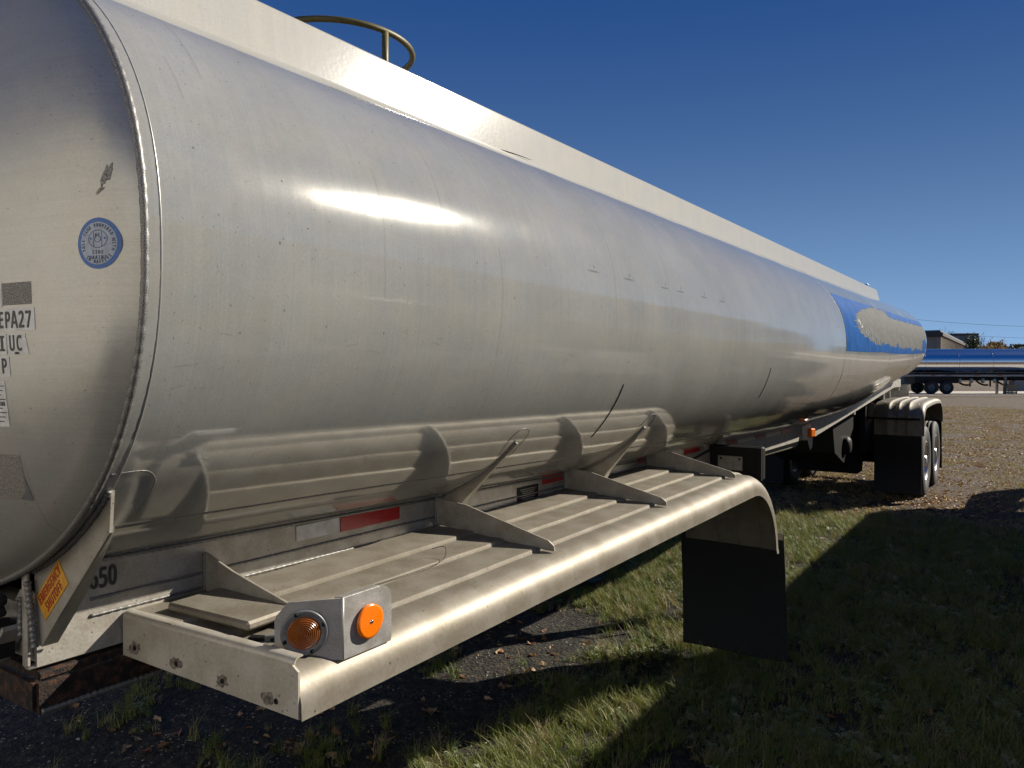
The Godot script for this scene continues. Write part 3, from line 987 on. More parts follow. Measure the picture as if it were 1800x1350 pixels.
func build_side_light(o: Node3D) -> void:
	# folded bracket: one face turned to the front corner, one face outwards
	var a := Vector3(1.185, 0, -1.112)
	var b := Vector3(1.283, 0, -1.225)
	var c := Vector3(1.283, 0, -1.385)
	var y0 := 1.216
	var h := 0.142
	var d1 := (b - a).normalized()
	var w1 := a.distance_to(b)
	var n1 := d1.cross(Vector3.UP) * -1.0
	if n1.z < 0: n1 = -n1
	var f1 := Transform3D(Basis(d1, Vector3.UP, d1.cross(Vector3.UP)), Vector3(a.x, y0, a.z))
	part(o, "lamp_bracket", prism([Vector2(0, 0.022), Vector2(w1, 0.0), Vector2(w1, h), Vector2(0.03, h), Vector2(0.004, h - 0.03), Vector2(0, h - 0.04)], 0.004), M["bracket"], f1)
	var f2 := Transform3D(Basis(Vector3.FORWARD, Vector3.UP, Vector3.RIGHT), Vector3(b.x, y0, b.z))
	var pl := [Vector2(0.0, 0.0), Vector2(0.155, 0.0), Vector2(0.158, 0.01), Vector2(0.158, h - 0.035)]
	for i in 6:
		var an := deg_to_rad(15.0 * (i + 1))
		pl.append(Vector2(0.123 + 0.035 * cos(an), h - 0.035 + 0.035 * sin(an)))
	pl.append(Vector2(0.0, h))
	part(o, "lamp_bracket", prism(pl, 0.004), M["bracket"], f2)
	part(o, "lamp_bracket", shell(4, 6, func(u, v): return Vector3(lerpf(1.283, 1.255, v), y0 + h + 0.002 - 0.004 * v * v, lerpf(-1.225, -1.345, u)), 0.003), M["bracket"])
	part(o, "bracket_fold", tube([Vector3(b.x, y0, b.z), Vector3(b.x, y0 + h, b.z)], 0.0032, 8), M["bracket"])
	# lamp in the front face
	var lc := f1 * Vector3(0.064, 0.072, 0.004)
	var lb := Basis(f1.basis.x, Vector3.UP, f1.basis.z)
	if lb.z.z < 0: lb = Basis(-f1.basis.x, Vector3.UP, -f1.basis.z)
	var lamp := Node3D.new()
	lamp.name = "marker_lamp"
	o.add_child(lamp, true)
	lamp.transform = Transform3D(lb.scaled(Vector3.ONE * 0.96), lc)
	part(lamp, "bezel", turned(lathe([Vector2(0.034, 0.0), Vector2(0.054, 0.0), Vector2(0.054, 0.006), Vector2(0.051, 0.009), Vector2(0.046, 0.007), Vector2(0.040, 0.0075), Vector2(0.037, 0.005), Vector2(0.034, 0.003)], 40), Basis(Vector3.RIGHT, PI / 2)), M["bezel"])
	var pr := [Vector2(0.0, 0.019)]
	for i in 18:
		var q := (i + 1) / 18.0
		pr.append(Vector2(0.0395 * q, 0.004 + 0.013 * sqrt(maxf(0, 1 - q * q)) + (0.0022 if i % 2 else 0.0)))
	part(lamp, "lens", turned(lathe(pr, 40, true), Basis(Vector3.RIGHT, PI / 2)), M["amber_lens"])
	for i in 4:
		var an := deg_to_rad(22 + 90 * i)
		part(lamp, "screw", turned(lathe([Vector2(0, 0.0125), Vector2(0.003, 0.0125), Vector2(0.005, 0.010), Vector2(0.005, 0.006)], 10), Basis(Vector3.RIGHT, PI / 2)), M["plastic_black"], pos(cos(an) * 0.0475, sin(an) * 0.0475, 0))
	# round reflector on the outer face
	var rf := Node3D.new()
	rf.name = "round_reflector"
	o.add_child(rf, true)
	rf.transform = Transform3D(Basis(Vector3.FORWARD, Vector3.UP, Vector3.RIGHT), Vector3(b.x + 0.002, y0 + 0.070, -1.302))
	part(rf, "reflector_disc", grid(48, 6, func(u, v):
		var an: float = u * TAU
		var q := Vector2(cos(an), sin(an)) * 0.0405 * minf(1.0, v * 1.25)
		var side := q.dot(Vector2(-0.55, 0.83))
		return Vector3(q.x, q.y, (0.0135 - 0.0035 * absf(side) / 0.04) if v < 0.9 else 0.005)), M["amber"])
	part(rf, "rivet", turned(lathe([Vector2(0, 0.016), Vector2(0.002, 0.0162), Vector2(0.0045, 0.0148), Vector2(0.005, 0.012)], 14), Basis(Vector3.RIGHT, PI / 2)), M["chrome"])
	part(rf, "stem", turned(lathe([Vector2(0, 0.006), Vector2(0.006, 0.006), Vector2(0.006, 0.0)], 12), Basis(Vector3.RIGHT, PI / 2)), M["plastic_black"])


# a thin film lying on the head: poly is an outline round its middle, filled by a fan of rings
func film(x: float, y: float, poly: Array, off: float) -> ArrayMesh:
	var v := PackedVector3Array()
	var idx := PackedInt32Array()
	var n := poly.size()
	var rings := 6
	v.append(head_at(x, y, Vector2.ZERO, off).origin)
	for k in rings:
		for q in poly: v.append(head_at(x, y, q * (k + 1.0) / rings, off).origin)
	for i in n:
		var j := (i + 1) % n
		idx.append_array([0, 1 + j, 1 + i])
		for k in rings - 1:
			var a := 1 + k * n
			idx.append_array([a + i, a + j, a + n + i, a + j, a + n + j, a + n + i])
	return mesh_of(v, idx, true)


# the place p metres away from (x, y), measured along the surface
func head_at(x: float, y: float, p: Vector2, off: float) -> Transform3D:
	var w := on_head(x, y, 0.0) * Vector3(p.x, p.y, 0)
	return on_head(w.x, w.y, off)


func rect(w: float, h: float) -> Array:
	var r := []
	for i in 8: r.append(Vector2(lerpf(-w, w, i / 8.0), -h) / 2)
	for i in 4: r.append(Vector2(w, lerpf(-h, h, i / 4.0)) / 2)
	for i in 8: r.append(Vector2(lerpf(w, -w, i / 8.0), h) / 2)
	for i in 4: r.append(Vector2(-w, lerpf(h, -h, i / 4.0)) / 2)
	return r


func circle(r: float) -> Array:
	var p := []
	for i in 48: p.append(Vector2(cos(TAU * i / 48), sin(TAU * i / 48)) * r)
	return p


func head_decal(o: Node3D, called: String, x: float, y: float, w: float, h: float, m: Material, off := 0.0006, poly := []) -> MeshInstance3D:
	return part(o, called, film(x, y, poly if poly.size() else rect(w, h), off), m)


# lettering on the head: each character stands on the surface where it is
func head_letters(o: Node3D, s: String, x: float, y: float, h: float, step: float, wide: float, m: Material) -> void:
	for i in s.length():
		if s[i] == " ": continue
		part(o, "letter", letters(s[i], h, wide), m, on_head(x + step * (i - (s.length() - 1) / 2.0), y, 0.0009))


func build_decals(o: Node3D) -> void:
	# round sticker
	var cx := 1.147
	var cy := 2.115
	var st := head_decal(o, "round_sticker", cx, cy, 0, 0, M["sticker_blue"], 0.0005, circle(0.0475))
	head_decal(st, "sticker_face", cx, cy, 0, 0, M["sticker_face"], 0.0009, circle(0.0395))
	for w in [["THIS TANK PROVIDED WITH", 202.0, -222.0, 0.0335, -1.0], ["IN BAFFLES", 228.0, 90.0, 0.0345, 1.0]]:
		var word: String = w[0]
		for i in word.length():
			if word[i] == " ": continue
			var a: float = deg_to_rad(w[1] + w[2] * i / (word.length() - 1))
			var x := head_at(cx, cy, Vector2(cos(a), sin(a)) * w[3], 0.0012)
			part(st, "letter", letters(word[i], 0.0064, 0.8), M["sticker_ink"], Transform3D(x.basis * Basis(Vector3.BACK, a + w[4] * PI / 2), x.origin))
	for w in [["SIDE", -0.0165], ["DRAINS", -0.0262], ["DC", 0.0150]]:
		var word: String = w[0]
		for i in word.length():
			part(st, "letter", letters(word[i], 0.0068, 0.8), M["sticker_ink"], head_at(cx, cy, Vector2(0.0066 * (i - (word.length() - 1) / 2.0), w[1]), 0.0012))
	for r in [0.0062, 0.019]:
		var pts := []
		for i in 36: pts.append(on_head(cx + cos(TAU * i / 36) * r, cy + 0.008 + sin(TAU * i / 36) * r * (0.85 if r > 0.01 else 1.0), 0.0012).origin)
		part(st, "emblem_line", tube(pts, 0.0005, 4, true), M["sticker_ink"])
	for x in [-0.0085, 0.0085]: part(st, "emblem_line", tube([on_head(cx + x, cy - 0.006, 0.0012).origin, on_head(cx + x, cy + 0.021, 0.0012).origin], 0.0004, 4), M["sticker_ink"])
	for x in [-0.0145, 0.0145]: head_decal(st, "emblem_dot", cx + x, cy + 0.009, 0, 0, M["sticker_blue"], 0.0013, circle(0.0022))
	# placards on the head
	head_decal(o, "grey_patch", 0.929, 2.03, 0.09, 0.044, M["decal_grey"], 0.0004)
	head_decal(o, "placard", 0.845, 2.03, 0.075, 0.05, M["decal_white"])
	var p := head_decal(o, "placard", 0.893, 1.979, 0.178, 0.044, M["decal_white"])
	head_letters(p, "-EPA27", 0.9085, 1.9785, 0.033, 0.0215, 0.74, M["decal_black"])
	p = head_decal(o, "placard", 0.925, 1.931, 0, 0, M["decal_white"], 0.0006, [Vector2(-0.033, -0.021), Vector2(0.0, -0.0208), Vector2(0.033, -0.0205), Vector2(0.031, -0.009), Vector2(0.028, 0.0), Vector2(0.0285, 0.008), Vector2(0.024, 0.013), Vector2(0.026, 0.02), Vector2(0.0, 0.0202), Vector2(-0.031, 0.0205)])
	head_letters(p, "UC", 0.919, 1.932, 0.031, 0.022, 0.68, M["decal_black"])
	head_letters(p, "LABEL", 0.922, 1.913, 0.0035, 0.003, 0.9, M["decal_black"])
	p = head_decal(o, "placard", 0.862, 1.931, 0.056, 0.042, M["decal_white"])
	head_letters(p, "I", 0.876, 1.932, 0.031, 0.02, 1.1, M["decal_black"])
	p = head_decal(o, "placard", 0.865, 1.886, 0.06, 0.041, M["decal_white"])
	head_letters(p, "P", 0.877, 1.887, 0.031, 0.02, 0.8, M["decal_black"])
	p = head_decal(o, "placard", 0.843, 1.811, 0.06, 0.094, M["decal_white"])
	for i in 9:
		if i == 4: continue
		head_decal(p, "text_line", 0.845, 1.847 - i * 0.009, 0.05 - 0.012 * (i % 3), 0.002, M["decal_black"], 0.001)
	head_letters(p, "508", 0.858, 1.811, 0.009, 0.0065, 0.8, M["decal_black"])
	head_decal(o, "grey_patch", 0.845, 1.66, 0, 0, M["decal_grey"], 0.0005, [Vector2(-0.06, -0.05), Vector2(0.0, -0.0495), Vector2(0.052, -0.049), Vector2(0.048, -0.02), Vector2(0.043, 0.0), Vector2(0.044, 0.046), Vector2(0.0, 0.047), Vector2(-0.06, 0.048)])
	head_decal(o, "torn_edge", 0.883, 1.627, 0, 0, M["bezel"], 0.0009, [Vector2(-0.018, -0.015), Vector2(0.014, -0.016), Vector2(0.012, 0.004), Vector2(0.006, 0.034), Vector2(-0.001, 0.012), Vector2(-0.004, 0.002), Vector2(-0.016, -0.006)])
	# scuffs on the head
	for q in [[1.16, 2.24, 0.012, 0.026], [1.15, 2.213, 0.007, 0.009]]:
		var poly := []
		for i in 20:
			var a := TAU * i / 20
			var k := 0.55 + 0.8 * absf(wob.get_noise_2d(q[0] * 30 + cos(a) * 2, q[1] * 30 + sin(a) * 2))
			poly.append(Vector2(cos(a) * q[2] * k + sin(a) * 0.008, sin(a) * q[3] * k))
		head_decal(o, "scuff_mark", q[0], q[1], 0, 0, M["scuff"], 0.0003, poly)


func build_blue_panel(o: Node3D) -> void:
	# vinyl on the rear of the shell with its middle scraped off; cells that were peeled are left out
	var nz := FastNoiseLite.new()
	nz.seed = 12
	nz.frequency = 1.0
	var ta := 7.02
	var tb := 13.42
	var nt := 320
	var nth := 64
	var tops := func(t): return deg_to_rad(30.0 - 4.0 * clampf((t - 9.5) / 3.5, 0, 1))
	var bots := func(t): return deg_to_rad(-1.8 if t < 9.0 else lerpf(-1.8, -11.0, (t - 9.0) / 4.3))
	var inside := func(t: float, k: float) -> bool:
		# k: 0 at the lower edge, 1 at the upper edge of the band
		var lo := 0.12 + 0.05 * nz.get_noise_2d(t * 1.5, 3.0)
		var hi := 0.97 if t < 9.9 else 0.80
		var e := 0.06 * nz.get_noise_2d(t * 2.2, k * 9.0) + 0.03 * nz.get_noise_2d(t * 9.0, k * 40.0)
		if t > 12.9: return k > 0.35 + e and k < 0.8
		var left := 7.55 + 1.25 * pow(absf((k - 0.42) / 0.5), 2.2) if k > 0.42 else 7.55 + 1.6 * pow((0.42 - k) / 0.4, 2.0)
		return t > left + e * 3.0 and k > lo + e and k < hi + e
	for pass_ in 2:
		var st := SurfaceTool.new()
		st.begin(Mesh.PRIMITIVE_TRIANGLES)
		var off := 0.0016 if pass_ == 0 else 0.0008
		var vid := {}
		var vc := 0
		for i in nt:
			for j in nth:
				var t := lerpf(ta, tb, (i + 0.5) / nt)
				var k := (j + 0.5) / nth
				if inside.call(t, k) != (pass_ == 1): continue
				var q := []
				for c in [[0, 0], [1, 0], [1, 1], [0, 1]]:
					var key: int = (i + c[0]) * 1000 + j + c[1]
					if not vid.has(key):
						var tt := lerpf(ta, tb, float(i + c[0]) / nt)
						var kk := float(j + c[1]) / nth
						st.set_smooth_group(0)
						st.add_vertex(tp(tt, lerpf(bots.call(tt), tops.call(tt), kk), off))
						vid[key] = vc
						vc += 1
					q.append(vid[key])
				for x in [q[0], q[1], q[2], q[0], q[2], q[3]]: st.add_index(x)
		st.generate_normals()
		part(o, "blue_vinyl_panel" if pass_ == 0 else "glue_residue", st.commit(), M["blue_vinyl"] if pass_ == 0 else M["residue"])
	# left-over print: a broken ring of letters at the front end of the scraped patch
	var word := "TANK PROVIDED"
	for i in word.length():
		if word[i] == " ": continue
		var f := deg_to_rad(4.0 + 78.0 * i / (word.length() - 1))
		var t := 8.95 - 1.22 * cos(f)
		var th := deg_to_rad(15.5 - 12.2 * sin(f))
		var p0 := tp(t, th, 0.0026)
		var dx := (tp(t + 0.02, th, 0.0026) - p0).normalized()
		var dy := (tp(t, th + 0.02, 0.0026) - p0).normalized()
		part(o, "print_remnant", letters(word[i], 0.075, 0.8), M["faded_print"], Transform3D(Basis(dx, dy, dx.cross(dy)).rotated(dx.cross(dy).normalized(), f - PI / 2 + 0.3), p0))


func build_running_gear(o: Node3D, near: bool) -> void:
	var tyre := lathe([Vector2(0.29, -0.10), Vector2(0.33, -0.125), Vector2(0.42, -0.135), Vector2(0.485, -0.125), Vector2(0.512, -0.108), Vector2(0.52, -0.09), Vector2(0.52, -0.06), Vector2(0.508, -0.056), Vector2(0.508, -0.048), Vector2(0.522, -0.044), Vector2(0.522, -0.01), Vector2(0.51, -0.006), Vector2(0.51, 0.006), Vector2(0.522, 0.01), Vector2(0.522, 0.044), Vector2(0.508, 0.048), Vector2(0.508, 0.056), Vector2(0.52, 0.06), Vector2(0.52, 0.09), Vector2(0.512, 0.108), Vector2(0.485, 0.125), Vector2(0.42, 0.135), Vector2(0.33, 0.125), Vector2(0.29, 0.10)], 48)
	var rim := lathe([Vector2(0.295, 0.10), Vector2(0.30, 0.115), Vector2(0.288, 0.118), Vector2(0.275, 0.10), Vector2(0.262, 0.03), Vector2(0.24, -0.01), Vector2(0.17, 0.015), Vector2(0.14, 0.02), Vector2(0.0, 0.02)], 40)
	var hub := lathe([Vector2(0.12, 0.0), Vector2(0.115, 0.06), Vector2(0.085, 0.09), Vector2(0.08, 0.12), Vector2(0.0, 0.125)], 20)
	for t in [12.92, 14.22]:
		part(o, "axle", tube([Vector3(-1.0, 0.52, -t), Vector3(1.0, 0.52, -t)], 0.065, 12), M["black_steel"])
		for sx in [1.0, -1.0]:
			for x in [1.11, 0.78]:
				var w := Node3D.new()
				w.name = "wheel"
				o.add_child(w, true)
				var flip: float = sx if x > 1.0 else -sx
				w.transform = Transform3D(Basis(Vector3.BACK, -flip * PI / 2), Vector3(sx * x, 0.522, -t))
				part(w, "tyre", tyre, M["tyre"])
				part(w, "rim", rim, M["rim"])
				if x > 1.0:
					part(w, "hub", hub, M["rim"])
					if near and sx > 0:
						for i in 10:
							part(w, "wheel_nut", box(0.024, 0.04, 0.024, 0.006), M["bracket"], pos(cos(TAU * i / 10) * 0.145, 0.03, sin(TAU * i / 10) * 0.145))
	for sx in [1.0, -1.0]:
		part(o, "suspension_beam", box(0.1, 0.16, 2.6, 0.02), M["black_steel"], pos(sx * 0.45, 0.75, -13.5))
		part(o, "suspension_hanger", box(0.1, 0.7, 0.3, 0.02), M["black_steel"], pos(sx * 0.5, 1.1, -12.1))
		part(o, "suspension_hanger", box(0.1, 0.7, 0.3, 0.02), M["black_steel"], pos(sx * 0.5, 1.15, -13.55))
		part(o, "brake_chamber", lathe([Vector2(0, 0.09), Vector2(0.08, 0.09), Vector2(0.095, 0.0), Vector2(0.08, -0.09), Vector2(0, -0.09)], 16), M["black_steel"], pos(sx * 0.3, 0.62, -12.6))
		# rear fender: apron, top with pressed ribs, rolled outer edge
		var al := [Vector2(12.1, 0.95), Vector2(12.1, 1.08), Vector2(12.105, 1.2), Vector2(12.13, 1.28), Vector2(12.2, 1.35), Vector2(12.32, 1.395), Vector2(12.5, 1.41), Vector2(13.0, 1.425), Vector2(13.6, 1.43), Vector2(14.1, 1.42), Vector2(14.35, 1.40), Vector2(14.55, 1.32), Vector2(14.66, 1.2), Vector2(14.72, 1.02)]
		var cx := [Vector2(0.64, 0), Vector2(0.80, 0), Vector2(0.808, 0.016), Vector2(0.83, 0.016), Vector2(0.838, 0), Vector2(0.93, 0), Vector2(0.938, 0.016), Vector2(0.96, 0.016), Vector2(0.968, 0), Vector2(1.06, 0), Vector2(1.068, 0.016), Vector2(1.09, 0.016), Vector2(1.098, 0), Vector2(1.21, 0.0), Vector2(1.245, -0.006), Vector2(1.268, -0.022), Vector2(1.28, -0.045), Vector2(1.282, -0.075)]
		part(o, "rear_fender", shell(cx.size() - 1, al.size() - 1, func(a, b):
			var c: Vector2 = cx[int(round(a * (cx.size() - 1)))]
			var i := int(round(b * (al.size() - 1)))
			var q: Vector2 = al[i]
			var d: Vector2 = (al[mini(i + 1, al.size() - 1)] - al[maxi(i - 1, 0)]).normalized()
			var nn := Vector2(-d.y, d.x)
			q += nn * c.y * (1.0 if i > 2 else 0.3)
			return Vector3(sx * c.x, q.y, -q.x), -0.003 * sx), M["deck"])
		part(o, "fender_bar", box(0.74, 0.03, 0.03), M["black_steel"], pos(sx * 0.87, 1.185, -12.075))
		for x in [0.72, 0.92, 1.1]: part(o, "fender_rivet", disc(0.007, 0.008, 8), M["chrome"], pos(sx * x, 1.213, -12.093))
		part(o, "fender_stay", prism([Vector2(sx * 0.5, 1.45), Vector2(sx * 0.64, 1.38), Vector2(sx * 0.62, 1.2), Vector2(sx * 0.52, 1.0)] if sx < 0 else [Vector2(0.52, 1.0), Vector2(0.62, 1.2), Vector2(0.64, 1.38), Vector2(0.5, 1.45)], 0.006), M["deck"], pos(0, 0, -12.16))
		part(o, "mud_flap", shell(6, 8, func(a, b): return Vector3(sx * lerpf(0.64, 1.25, a), lerpf(0.97, 0.12, b), -12.13 - 0.02 * sin(b * 3.0)), 0.008 * sx), M["rubber"])
		part(o, "mud_flap", shell(6, 8, func(a, b): return Vector3(sx * lerpf(0.64, 1.26, a), lerpf(1.04, 0.22, b), -14.72 - 0.12 * b), 0.008 * sx), M["rubber"])
		part(o, "rear_upright", box(0.05, 0.5, 0.05), M["frame"], pos(sx * 0.5, 1.3, -14.35))
	part(o, "subframe", prism([Vector2(-14.4, 1.5), Vector2(-14.4, 0.75), Vector2(-13.9, 0.62), Vector2(-13.75, 0.42), Vector2(-13.35, 0.42), Vector2(-13.25, 0.6), Vector2(-12.6, 0.6), Vector2(-12.5, 0.36), Vector2(-12.1, 0.36), Vector2(-12.0, 0.55), Vector2(-11.2, 0.6), Vector2(-10.6, 0.8), Vector2(-10.4, 1.3)], 0.84), M["black_steel"], Transform3D(Basis(Vector3.FORWARD * -1.0, Vector3.UP, Vector3.RIGHT * -1.0), Vector3.ZERO))
	for q in [[11.2, 0.85]]:
		part(o, "air_tank", tube([Vector3(-0.5, q[1], -q[0]), Vector3(-0.46, q[1], -q[0]), Vector3(0.46, q[1], -q[0]), Vector3(0.5, q[1], -q[0])], 0.13, 16, false, func(i): return 0.7 if i == 0 or i == 3 else 1.0), M["black_steel"])
	part(o, "rear_bumper", box(2.3, 0.1, 0.1, 0.01), M["black_steel"], pos(0, 0.6, -14.98))
	part(o, "bumper_post", box(0.08, 0.75, 0.08), M["black_steel"], pos(0.45, 0.95, -14.95))
	part(o, "bumper_post", box(0.08, 0.75, 0.08), M["black_steel"], pos(-0.45, 0.95, -14.95))
	part(o, "rear_panel", box(0.98, 0.3, 0.01), M["frame"], pos(0.25, 1.47, -14.9))
	part(o, "rear_lamp", box(0.05, 0.06, 0.04), M["white_tape"], pos(0.74, 1.56, -14.84))


func build_added_box_trailer(at: Vector3) -> void:
	# unseen trailer added beyond the nose; its sunlit white side brightens the front head
	var o := thing("added_box_trailer", at, "unseen white box trailer added to bounce light onto the front head of the tank", "trailer")
	o.rotation_degrees.y = 90.0
	for i in 12:
		for sx in [1.0, -1.0]:
			part(o, "side_panel", box(0.03, 2.75, 1.145, 0.006), M["white_paint"], pos(sx * 1.28, 2.62, -6.325 + 1.15 * i))
	part(o, "roof", box(2.56, 0.06, 13.85, 0.01), M["white_paint"], pos(0, 4.06, 0))
	part(o, "floor", box(2.5, 0.16, 13.85, 0.01), M["black_steel"], pos(0, 1.16, 0))
	part(o, "front_wall", box(2.5, 2.75, 0.05, 0.01), M["white_paint"], pos(0, 2.62, 6.9))
	for sx in [1.0, -1.0]:
		part(o, "top_rail", box(0.06, 0.12, 13.9, 0.008), M["bracket"], pos(sx * 1.29, 4.03, 0))
		part(o, "bottom_rail", box(0.06, 0.16, 13.9, 0.008), M["bracket"], pos(sx * 1.29, 1.16, 0))
		part(o, "rear_door", box(1.22, 2.7, 0.05, 0.01), M["white_paint"], pos(sx * 0.63, 2.62, -6.92))
		part(o, "landing_leg", box(0.14, 1.1, 0.14, 0.01), M["black_steel"], pos(sx * 0.9, 0.55, 4.3))
		for z in [-5.6, -4.35]:
			var w := part(o, "wheel", turned(lathe([Vector2(0.28, -0.26), Vector2(0.44, -0.27), Vector2(0.51, -0.22), Vector2(0.522, 0.0), Vector2(0.51, 0.22), Vector2(0.44, 0.27), Vector2(0.28, 0.26)], 32), Basis(Vector3.BACK, -sx * PI / 2)), M["tyre"], pos(sx * 1.0, 0.522, z))
			part(w, "rim", turned(lathe([Vector2(0.28, 0.24), Vector2(0.25, 0.1), Vector2(0.1, 0.08), Vector2(0.0, 0.1)], 24), Basis(Vector3.BACK, -sx * PI / 2)), M["rim"])
	for z in [-5.6, -4.35]:
		part(o, "axle", tube([Vector3(-0.9, 0.522, z), Vector3(0.9, 0.522, z)], 0.06, 10), M["black_steel"])
	part(o, "suspension_beam", box(1.2, 0.5, 2.2, 0.02), M["black_steel"], pos(0, 0.85, -4.97))


# ---------------------------------------------------------------- far trailer

func bent_tube(x: float) -> ArrayMesh:
	return tube(bent([Vector3(x, 1.3, 0.3), Vector3(x + 0.1, 0.95, 0.4), Vector3(x + 0.35, 0.72, 0.7), Vector3(x + 0.6, 0.7, 0.95)]), 0.07, 8)


func build_far_trailer() -> void:
	var o := thing("far_tank_trailer", Vector3(-0.9, 0, -70.9), "polished tank trailer mirroring blue sky, standing broadside across the yard", "tanker")
	o.rotation_degrees.y = 34.4
	var L := 7.4
	part(o, "tank_shell", grid(40, 48, func(a, b):
		var x: float = lerpf(-L, L, a)
		var r := 1.02
		return Vector3(x, 2.5 + r * sin(b * TAU), r * 1.12 * cos(b * TAU))), M["polished"])
	for e in [-1.0, 1.0]:
		part(o, "tank_head", grid(32, 8, func(a, b): return Vector3(e * (L + 0.25 * sqrt(maxf(0, 1 - b * b))), 2.5 + 1.02 * b * sin(a * TAU), 1.14 * b * cos(a * TAU))), M["polished"])
	for x in [-5.2, -2.6, 0.0, 2.6, 5.2]:
		var pts := []
		for i in 40: pts.append(Vector3(x, 2.5 + 1.022 * sin(TAU * i / 40), 1.144 * cos(TAU * i / 40)))
		part(o, "girth_band", tube(pts, 0.012, 4, true), M["bracket"])
	for z in [0.5, -0.5]:
		part(o, "frame_rail", box(14.2, 0.16, 0.08), M["frame"], pos(0, 1.42, z))
		part(o, "side_rail", box(14.0, 0.06, 0.05), M["rail"], pos(0, 1.44, z * 2.0))
	var tyre := lathe([Vector2(0.28, -0.14), Vector2(0.44, -0.15), Vector2(0.5, -0.12), Vector2(0.51, 0.0), Vector2(0.5, 0.12), Vector2(0.44, 0.15), Vector2(0.28, 0.14)], 28)
	var rim := lathe([Vector2(0.28, 0.12), Vector2(0.26, 0.05), Vector2(0.14, 0.03), Vector2(0.12, 0.1), Vector2(0.0, 0.11)], 20)
	for x in [-4.75, -3.55]:
		part(o, "axle", tube([Vector3(x, 0.51, -1.0), Vector3(x, 0.51, 1.0)], 0.06, 8), M["black_steel"])
		for z in [-1.0, 1.0]:
			var w := Node3D.new()
			w.name = "wheel"
			o.add_child(w, true)
			w.transform = Transform3D(Basis(Vector3.RIGHT, PI / 2 * z), Vector3(x, 0.51, z))
			part(w, "tyre", tyre, M["tyre"])
			part(w, "rim", rim, M["bezel"])
	part(o, "suspension_beam", box(3.4, 0.5, 1.6), M["black_steel"], pos(-4.2, 1.08, 0.0))
	part(o, "belly_frame", box(6.4, 0.3, 0.9), M["black_steel"], pos(0.4, 1.18, 0.0))
	for x in [-2.4, -0.9, 0.7, 2.0]:
		part(o, "frame_leg", box(0.1, 0.7, 0.1), M["black_steel"], pos(x, 0.9, -0.4))
		part(o, "pipe_elbow", bent_tube(x), M["black_steel"])
	for x in [-2.3, -1.4, -0.5, 0.4]:
		part(o, "outlet_valve", lathe([Vector2(0, 0.2), Vector2(0.12, 0.18), Vector2(0.14, 0.0), Vector2(0.1, -0.15), Vector2(0, -0.15)], 14), M["bracket"], pos(x, 1.0, 0.6))
	part(o, "outlet_pipe", tube([Vector3(-3.0, 1.15, 0.55), Vector3(1.2, 1.1, 0.55)], 0.07, 8), M["black_steel"])
	part(o, "hose_tube", tube([Vector3(1.6, 1.2, 0.8), Vector3(6.6, 1.15, 0.8)], 0.11, 10), M["black_steel"])
	part(o, "lower_cabinet", box(3.4, 0.8, 0.7, 0.02), M["plate_grey"], pos(3.3, 0.62, 0.75))
	part(o, "landing_leg", box(0.16, 1.3, 0.16), M["frame"], pos(1.3, 0.65, 0.5))
	part(o, "landing_leg", box(0.16, 1.3, 0.16), M["frame"], pos(1.3, 0.65, -0.5))
	for k in [[-4.6, 0.35], [-3.4, 0.3], [-1.2, 0.4], [0.6, 0.4]]:
		part(o, "reflective_tape", box(k[1], 0.05, 0.004), M["red_tape"], pos(k[0], 1.44, 1.028))
	# crate standing by the cabinet
	var c := thing("timber_crate", o.transform * Vector3(1.15, 0, 1.35), "small pale timber crate under the far polished trailer", "crate")
	c.rotation.y = o.rotation.y
	for i in 5:
		part(c, "slat", box(0.7, 0.11, 0.03), M["timber"], pos(0, 0.12 + 0.14 * i, 0.3))
		part(c, "slat", box(0.7, 0.11, 0.03), M["timber"], pos(0, 0.12 + 0.14 * i, -0.3))
	for x in [-0.33, 0.33]:
		for z in [-0.27, 0.27]: part(c, "corner_post", box(0.05, 0.8, 0.05), M["timber"], pos(x, 0.4, z))


# ---------------------------------------------------------------- setting

func ground_height(x: float, t: float) -> float:
	var y := 0.03 * wob.get_noise_2d(x * 0.6, t * 0.6) + 0.012 * wob.get_noise_2d(x * 3.0 + 40, t * 3.0)
	var d := (x - 2.59) * -0.5647 + t * 0.8253      # depth in front of the camera
	y *= clampf((60.0 - t) / 20.0, 0.0, 1.0)
	y -= 0.02
	if t > 11.0 and t < 16.0 and absf(x) < 1.5: y = lerpf(y, -0.002, 0.8)
	y += 0.2 * exp(-pow((d - 52.0) / 0.6, 2))
	if d > 54.0: y += 0.0 
	return y


func ground_color(x: float, t: float) -> Color:
	var n := wob.get_noise_2d(x * 0.35 + 7, t * 0.35)
	var n2 := wob.get_noise_2d(x * 1.4 + 3, t * 1.4 - 5)
	var soil := Color(0.06, 0.051, 0.04)
	var moss := Color(0.055, 0.06, 0.022)
	var litter := Color(0.21, 0.15, 0.10)
	var grav := Color(0.30, 0.26, 0.22)
	var c := soil.lerp(moss, clampf(0.5 + n2 * 1.6, 0, 1) * (1.0 if x > 0.25 or t > 5.4 else 0.3))
	c = c.lerp(litter, smoothstep(9.5, 13.0, t + n * 2.5))
	c = c.lerp(grav, clampf(n * 1.8 - 0.15 + n2 * 0.6, 0.0, 0.8) * smoothstep(10.0, 16.0, t))
	c = c.lerp(Color(0.42, 0.38, 0.32), smoothstep(0.6, -1.5, t + n))  # unseen ground ahead of the nose, made pale to bounce light back
	c = c.lerp(Color(0.26, 0.20, 0.14), smoothstep(24.0, 45.0, t) * 0.7)
	return c


